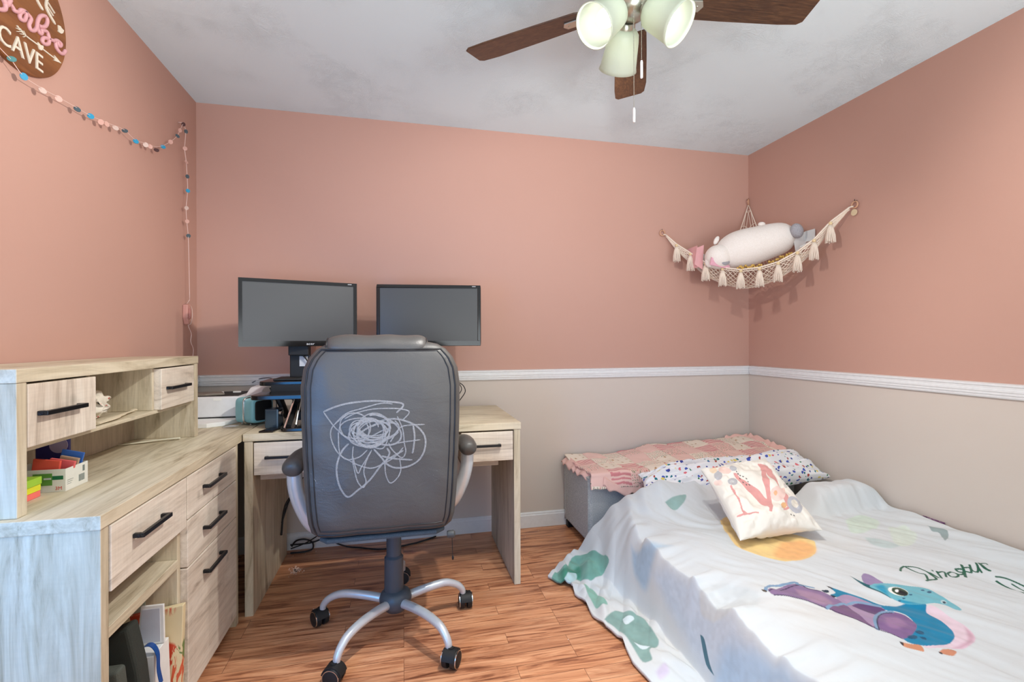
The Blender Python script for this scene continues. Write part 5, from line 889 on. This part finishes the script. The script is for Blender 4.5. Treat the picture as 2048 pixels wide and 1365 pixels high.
# crumbs on the floor
cr = MB(); r_ = random.Random(5)
for i in range(60):
    s_ = r_.gauss(0, 1); t_ = r_.gauss(0, 1); k = .004 if abs(s_) < .8 else .002
    cr.prism([(-.530+s_*.016+k*math.cos(a)*(.6+r_.random()), 2.590+t_*.020+k*math.sin(a)*(.6+r_.random())) for a in np.linspace(0, 5.4, 7)], lambda x, y: (x, y, .0002), lambda x, y: (x, y, .0018))
for x, y in ((-.38, 2.20), (-.30, 2.33), (.70, 2.72), (.80, 2.79), (-.52, 2.78), (-.47, 2.80), (-.58, 2.77), (.12, 2.05), (-.28, 2.28), (.62, 1.75), (.3, 1.35)):
    cr.prism([(x+.0022*math.cos(a), y+.0022*math.sin(a)) for a in np.linspace(0, 5.2, 6)], lambda a, b: (a, b, .0002), lambda a, b: (a, b, .0018))
tag(cr.build('crumbs', plain('crumb', (232, 205, 190), .8), loc=(-.53, 2.59, 0)), 'scattered pale crumbs on the wood floor under the desk', 'crumbs', kind='stuff')
# ------------------------------------------------------------------ hammock with soft toys
ROPE = fabric('cotton_cord', (238, 222, 204), (246, 232, 216), 700, .9, .4)
RINGW = plain('pale_wood_ring', (206, 160, 128), .5)
hm = thing('toy_hammock', 'cream macrame toy hammock with tassels hung across the right corner', 'hammock', (2.2, 2.6, 1.86))
A_ = np.array([1.690, 2.835, 1.852]); C_ = np.array([2.318, 2.070, 1.862]); B_ = np.array([2.335, 2.852, 2.095])
fe = [(0, 1.852), (.072, 1.781), (.16, 1.715), (.254, 1.644), (.355, 1.602), (.459, 1.580), (.562, 1.583), (.66, 1.606), (.756, 1.654), (.837, 1.713), (.913, 1.797), (1.0, 1.862)]
fz = lambda u: np.interp(u, [f[0] for f in fe], [f[1] for f in fe])
def F(u): p = A_*(1-u)+C_*u; return np.array([p[0], p[1], fz(u)])
def E(u):
    s_ = 2*u if u < .5 else 2-2*u; R_ = A_ if u < .5 else C_
    p = R_*(1-s_)+B_*s_; zz = np.interp(s_, [0, .15, .35, .55, .70, .82, .92, 1], [R_[2], R_[2]-.10, R_[2]-.19, R_[2]-.22, R_[2]-.18, R_[2]-.06, R_[2]+.09, B_[2]])
    c = F(u)*.5+np.array([0, 0, 0]); k = .25*math.sin(math.pi*s_); return np.array([p[0]*(1-k)+F(u)[0]*k, p[1]*(1-k)+F(u)[1]*k, zz])
def HP(u, t):
    f, e = F(u), E(u); p = f*(1-t)+e*t; zl = f[2]-.095*(4*u*(1-u))**.7
    p[2] = f[2]+(zl-f[2])*math.sin(math.pi/2*min(1, t/.42)) if t < .42 else zl+(e[2]-zl)*((t-.42)/.58)**1.6
    return p
nm = MB(); NUh, NT_ = 70, 26
vs = []; idx = {}; fs = []
gp = lambda i, j: HP(i/NUh, j/NT_)
for i in range(NUh+1):
    for j in range(NT_+1): idx[i, j] = len(vs); vs.append(gp(i, j))
for i in range(1, NUh):
    for j in range(-1, NT_):
        if (i+j) % 2 == 0:
            a = idx.get((i, j)); b = idx[i+1, j+1]; c = idx.get((i, j+2)); d = idx[i-1, j+1]
            f = [q for q in (a, b, c, d) if q is not None]
            if len(f) >= 3: fs.append(tuple(f))
nm.add([tuple(v) for v in vs], fs)
o = nm.build('net', ROPE, hm, smooth=False); wm = o.modifiers.new('net', 'WIREFRAME'); wm.thickness = .006; wm.use_even_offset = False; wm.use_boundary = True
fr = [F(u) for u in np.linspace(0.0, 1.0, 60)]
MB().tube(fr, .0045, 8).tube([p+np.array([.004, .004, -.011]) for p in fr], .003, 8).build('front_rope', ROPE, hm, smooth='all')
MB().tube([E(u) for u in np.linspace(0, .5, 30)], .0032, 8).tube([E(u) for u in np.linspace(.5, 1, 30)], .0032, 8).tube([A_, (1.680, 2.850, 1.856)], .004, 8).tube([C_, (2.332, 2.062, 1.864)], .004, 8).build('side_rope', ROPE, hm, smooth='all')
for c, q in (((1.676, 2.852, 1.866), Matrix.Rotation(math.radians(90), 4, 'X')), ((2.333, 2.850, 2.112), Matrix.Rotation(math.radians(90), 4, 'X') @ Matrix.Rotation(math.radians(45), 4, 'Y')), ((2.334, 2.056, 1.872), Matrix.Rotation(math.radians(90), 4, 'Y'))):
    T_ = Matrix.Translation(c) @ q
    pr_ = [(.017+.0042*math.cos(a), .0042*math.sin(a)) for a in np.linspace(0, 2*math.pi, 11)]
    MB().lathe(pr_, T_, 28).build('ring', RINGW, hm, smooth='all')
for a in ((1.672, YB, 1.886, 1.672, YB-.016, 1.884), (XR-.012, YB, 2.130, XR-.012, YB-.016, 2.128), (XR, 2.052, 1.894, XR-.016, 2.052, 1.891)):
    MB().tube([a[:3], a[3:], (a[3], a[4], a[5]+.008)], .0018, 8).build('wall_hook', BLACKM, hm, smooth='all')
MB().lathe([(0, 0), (.017, 0), (.017, .003), (0, .003)], Matrix.Translation((XR-.012, 2.060, 1.832)) @ Matrix.Rotation(math.radians(90), 4, 'Y'), 28).build('wooden_tag', plain('birch_disc', (226, 206, 170), .5), hm, smooth=True)
BEAD = plain('pale_wood_bead', (232, 208, 162), .45)
for u in (.072, .16, .254, .355, .459, .562, .66, .756, .837, .913):
    f = F(u); x, y, z = f; rr = random.Random(int(u*1e4)); ph_ = rr.random()*6
    tz = MB()
    for k in range(16):
        a = 2*math.pi*k/16+ph_; w0, w1 = .0055, .0200+.004*rr.random(); e = .108+.010*rr.random()
        tz.tube([(x+w0*math.cos(a), y+w0*math.sin(a), z-.018), (x+.013*math.cos(a), y+.013*math.sin(a), z-.040), (x+w1*.9*math.cos(a+.15), y+w1*.9*math.sin(a+.15), z-.075), (x+w1*math.cos(a+.3), y+w1*math.sin(a+.3), z-e)], .0034, 5)
    tz.ell((x, y, z-.026), (.0105, .0105, .010), None, 12, 8)
    ts = tz.build('tassel', ROPE, hm, smooth='all')
    MB().ell((x, y, z-.008), (.0095, .0095, .0098), None, 16, 10).build('bead', BEAD, ts, smooth='all')
PLUSH = fabric('white_plush', (236, 228, 220), (246, 240, 234), 260, .95, .8); GREYP = fabric('grey_plush', (150, 150, 156), (182, 180, 186), 260, .95, .8)
# large plush: long white body lying along the hammock
a0, a1 = Vector((1.945, 2.620, 1.690)), Vector((2.250, 2.410, 1.780)); ax = (a1-a0); Ln = ax.length; ax.normalize()
pz = thing('plush_toy', 'large long white plush animal with grey patches lying across the toy hammock', 'soft toy', tuple(a0))
P = [a0+ax*Ln*t for t in np.linspace(-.10, 1.10, 25)]
rad = [.112*max(.02, 1-abs((t-.5)/.602)**3.4)**.5*(1.0+.06*math.sin(t*6)) for t in np.linspace(-.10, 1.10, 25)]
MB().tube(P, rad, 32).build('body', PLUSH, pz, smooth='all')
MB().ell(a0+Vector((-.045, -.035, -.02)), (.080, .076, .075), None, 28, 18).build('head', PLUSH, pz, smooth='all')
MB().ell(a0+Vector((-.040, -.01, .088)), (.015, .012, .030), Matrix.Rotation(math.radians(30), 4, 'Y'), 16, 10).build('ear', PLUSH, pz, smooth='all')
MB().ell(a0+ax*.22+Vector((0, -.02, .116)), (.022, .02, .014), None, 16, 10).build('paw', PLUSH, pz, smooth='all')
MB().ell(a1+Vector((-.012, -.074, .012)), (.036, .032, .044), Matrix.Rotation(math.radians(-25), 4, 'Y'), 20, 12).build('grey_patch', GREYP, pz, smooth='all')
MB().ell(a0+Vector((-.045, -.085, -.045)), (.044, .016, .030), Matrix.Rotation(math.radians(22), 4, 'Y'), 24, 12).build('muzzle_patch', GREYP, pz, smooth='all')
PINKC = plain('pink_card', (224, 168, 170), .5)
gb2 = thing('gift_bag', 'small open pink card bag at the left end of the toy hammock', 'bag', (1.84, 2.70, 1.60))
MB().prism([(1.780, 1.63), (1.835, 1.60), (1.845, 1.755), (1.795, 1.735)], lambda x, z: (x, 2.650, z), lambda x, z: (x, 2.653, z)).build('front_panel', PINKC, gb2)
MB().prism([(1.800, 1.64), (1.93, 1.62), (1.93, 1.705), (1.810, 1.752)], lambda x, z: (x+.03, 2.76, z), lambda x, z: (x+.03, 2.763, z)).build('back_panel', PAPER, gb2)
MB().prism([(2.650, 1.61), (2.760, 1.62), (2.760, 1.745), (2.653, 1.75)], lambda y, z: (1.798, y, z), lambda y, z: (1.801, y, z)).build('side_panel', PINKC, gb2)
sb2 = thing('plush_bunny', 'tiny white and pink plush toy sitting at the left end of the hammock', 'soft toy', (1.85, 2.60, 1.60))
MB().ell((1.850, 2.60, 1.640), (.030, .028, .034), None, 20, 12).build('body', PLUSH, sb2, smooth='all')
MB().ell((1.865, 2.585, 1.668), (.024, .022, .021), None, 20, 12).build('head', PLUSH, sb2, smooth='all')
for dx in (-.014, .014): MB().ell((1.865+dx, 2.588, 1.692), (.007, .006, .016), None, 12, 8).build('ear', PLUSH, sb2, smooth='all')
tag(MB().prism([(1.815, 1.602), (1.955, 1.578), (1.950, 1.600), (1.825, 1.648)], lambda x, z: (x, 2.545, z+.012), lambda x, z: (x, 2.552, z+.012)).build('pink_card', plain('rose_card', (226, 170, 186), .5), loc=(1.88, 2.55, 1.6)), 'pink card leaning just behind the hammock front edge', 'card')
GOLD = plain('gold_beads', (206, 170, 92), .35, .5)
gm = MB(); r_ = random.Random(9)
for k in range(26):
    t = k/25; gm.ell((1.97+.10*t+r_.uniform(-.006, .006), 2.500-.10*t+r_.uniform(-.006, .006), 1.592+.006*math.sin(k)+r_.uniform(-.003, .006)), (.0075,)*3, None, 10, 6)
for k in range(26):
    t = k/25; gm.ell((2.10+.08*t+r_.uniform(-.008, .008), 2.395-.085*t+r_.uniform(-.006, .006), 1.606+.045*t+r_.uniform(-.003, .010)), (.0075,)*3, None, 10, 6)
tag(gm.build('bead_string', GOLD, smooth='all', loc=(2.05, 2.44, 1.6)), 'string of small gold beads under the large white plush toy', 'beads')
tag(MB().prism([(2.255, 1.675), (2.33, 1.735), (2.325, 1.80), (2.24, 1.755)], lambda x, z: (x, 2.36, z), lambda x, z: (x, 2.364, z)).prism([(2.32, 1.735), (2.325, 1.80), (2.33, 1.80), (2.33, 1.735)], lambda x, z: (x, 2.30, z), lambda x, z: (x, 2.36, z)).tube([(2.235, 2.31, 1.69), (2.30, 2.29, 1.725), (2.322, 2.28, 1.722)], .006, 8).build('paper_bag', PAPER, loc=(2.28, 2.33, 1.68)), 'white paper bag at the right end of the toy hammock', 'bag')
# ------------------------------------------------------------------ round sign and garland on the left wall
SY, SZ, SR = 1.640, 2.132, .193
k_ = NT('stained_sign_wood'); g = k_.noise(k_.coord((8, 1.6, 9)), 2.2, 5, .6, .8); k_.p(Base_Color=k_.ramp(g, [(.3, lin((104, 58, 26))), (.55, lin((136, 84, 42))), (.75, lin((156, 104, 58)))]), Roughness=.45)
sg = thing('round_sign', 'round brown wooden wall sign with pink and white lettering high on the left wall', 'wall sign', (XL, SY, SZ))
MB().lathe([(0, .0006), (SR, .0006), (SR, .010), (SR-.002, .012), (0, .012)], Matrix.Translation((XL, SY, SZ)) @ Matrix.Rotation(math.radians(90), 4, 'Y'), 96).build('disc', k_.m, sg, smooth=True)
PK = plain('pink_letter_paint', (214, 160, 164), .5); CRM = plain('cream_letter_paint', (226, 216, 198), .5)
fw = lambda y, z, h: Vector((XL+.0121+h, y, z))
ms_ = MB()
for i, st in enumerate(SIGN_SCRIPT): ms_.tube([fw(a, b, .002) for a, b in smooth(st)], .0056 if i else .007, 10)
ms_.tube([fw(a, b, .002) for a, b in smooth([(1.46, 2.07), (1.48, 2.11), (1.50, 2.15), (1.54, 2.16), (1.56, 2.135), (1.52, 2.115), (1.57, 2.105), (1.585, 2.075), (1.55, 2.055), (1.49, 2.06)])], .006, 10)
ms_.build('script_lettering', PK, sg, smooth='all')
tm_ = text_mesh('CAVE', .074, lambda u, v, h: fw(1.558+u*.92, 1.974+v, h), .0035)
tm2 = text_mesh('THE', .050, lambda u, v, h: fw(1.505+u, 2.222+v, h), .0035)
tm_.build('block_lettering', CRM, sg)
am = MB(); 
for q in ([(1.700, 2.240), (1.700, 2.187), (1.726, 2.166)],[(1.745, 2.215), (1.742, 2.182), (1.779, 2.157)], [(1.745, 2.205), (1.776, 2.190)], [(1.744, 2.190), (1.770, 2.178)]): am.ribbon(q, .008, .0035, fw)
for i, q in enumerate(SIGN_ARROW): am.ribbon(q, .0035, .003, fw)
for q in SIGN_HEAD: am.prism(q, lambda a, b: fw(a, b, 0), lambda a, b: fw(a, b, .0032))
am.build('arrow_and_hearts', CRM, sg)
gd = thing('paper_garland', 'string garland of small blue, pink and white discs draped along left wall', 'garland', (XL, 2.2, 2.0))
GP = [(1.40, 2.02), (1.50, 1.965), (1.56, 1.945), (1.588, 1.938), (1.631, 1.917), (1.703, 1.918), (1.771, 1.926), (1.859, 1.935), (1.929, 1.941), (2.008, 1.956), (2.059, 1.966), (2.137, 1.981), (2.215, 1.974), (2.299, 1.994), (2.37, 2.009), (2.431, 2.036), (2.511, 2.087), (2.582, 2.144), (2.608, 2.179), (2.646, 2.232)]
VP = [(2.646, 2.232), (2.674, 2.207), (2.662, 2.116), (2.678, 2.057), (2.688, 1.986), (2.693, 1.918), (2.676, 1.825), (2.682, 1.76), (2.697, 1.691), (2.705, 1.55), (2.711, 1.371)]
THR = plain('pink_white_thread', (236, 206, 196), .7)
MB().tube([(XL+.025, y, z) for y, z in smooth(GP)], .0010, 6).tube([(XL+.025, y, z) for y, z in smooth(VP)], .0014, 6).tube([(XL+.003, 2.646, 2.236), (XL+.026, 2.646, 2.236)], .002, 6).build('string', THR, gd, smooth='all')
DC = {'b': plain('blue_disc', (44, 150, 190), .35), 'd': plain('slate_disc', (74, 92, 100), .4), 'p': plain('pale_pink_disc', (216, 170, 156), .5), 'w': plain('pearl_disc', (212, 186, 174), .4), 't': plain('teal_disc', (90, 150, 150), .45), 'k': plain('brown_disc', (84, 56, 56), .4)}
seq = [(0, 0, 'w'), (1.50, 1.962, 'd'), (1.588, 1.940, 't'), (1.631, 1.915, 'b'), (1.703, 1.912, 'w'), (1.771, 1.921, 'p'), (1.859, 1.930, 'd'), (1.929, 1.939, 'b'), (1.985, 1.944, 'p'), (2.020, 1.952, 'p'), (2.075, 1.962, 'w'), (2.137, 1.978, 'd'), (2.215, 1.969, 'b'), (2.290, 1.985, 'w'), (2.325, 1.992, 'p'), (2.380, 1.998, 'k'), (2.440, 2.036, 'b'), (2.511, 2.087, 'p'), (2.582, 2.144, 'd'), (2.608, 2.182, 'p'), (2.646, 2.228, 'k'), (2.674, 2.205, 'd'), (2.662, 2.116, 'p'), (2.678, 2.055, 'p'), (2.688, 1.986, 'd'), (2.693, 1.916, 'b'), (2.676, 1.825, 'w'), (2.682, 1.76, 'p'), (2.697, 1.691, 'd')]
rr = random.Random(2)
for y, z, c in seq[1:]:
    R_ = Matrix.Translation((XL+.0265, y, z)) @ Matrix.Rotation(math.radians(rr.uniform(20, 75)), 4, 'Z') @ Matrix.Rotation(math.radians(rr.uniform(60, 110)), 4, 'X')
    MB().lathe([(0, -.001), (.0098, -.001), (.0098, .001), (0, .001)], R_, 18).build('disc', DC[c], gd, smooth=True)
lc = thing('light_controller', 'pink plug-in light controller with coiled cord hanging near the wall corner', 'controller', (XL, 2.71, 1.30))
PKP = plain('dusty_pink_plastic', (206, 150, 138), .45)
MB().prism([(2.690, 1.345), (2.725, 1.350), (2.728, 1.285), (2.705, 1.245), (2.688, 1.280)], lambda y, z: (XL+.0008, y, z), lambda y, z: (XL+.024, y, z)).build('case', PKP, lc, bevel=.004)
MB().box(XL+.0242, XL+.030, 2.700, 2.716, 1.275, 1.325).build('switch', plain('rose_plastic', (190, 128, 120), .4), lc, bevel=.002)
MB().tube(smooth([(XL+.012, 2.712, 1.350), (XL+.025, 2.711, 1.371)]), .0016, 6).tube(smooth([(XL+.018, 2.712, 1.345), (XL+.02, 2.745, 1.335), (XL+.02, 2.755, 1.29), (XL+.02, 2.735, 1.25), (XL+.018, 2.712, 1.24), (XL+.02, 2.742, 1.20), (XL+.02, 2.735, 1.16), (XL+.02, 2.765, 1.12), (XL+.02, 2.760, 1.08), (XL+.02, 2.775, 1.03), (XL+.024, 2.775, .99)]), .0018, 6).build('cord', THR, lc, smooth='all')
for o in bpy.data.objects:
    if '_b' in o: del o['_b']
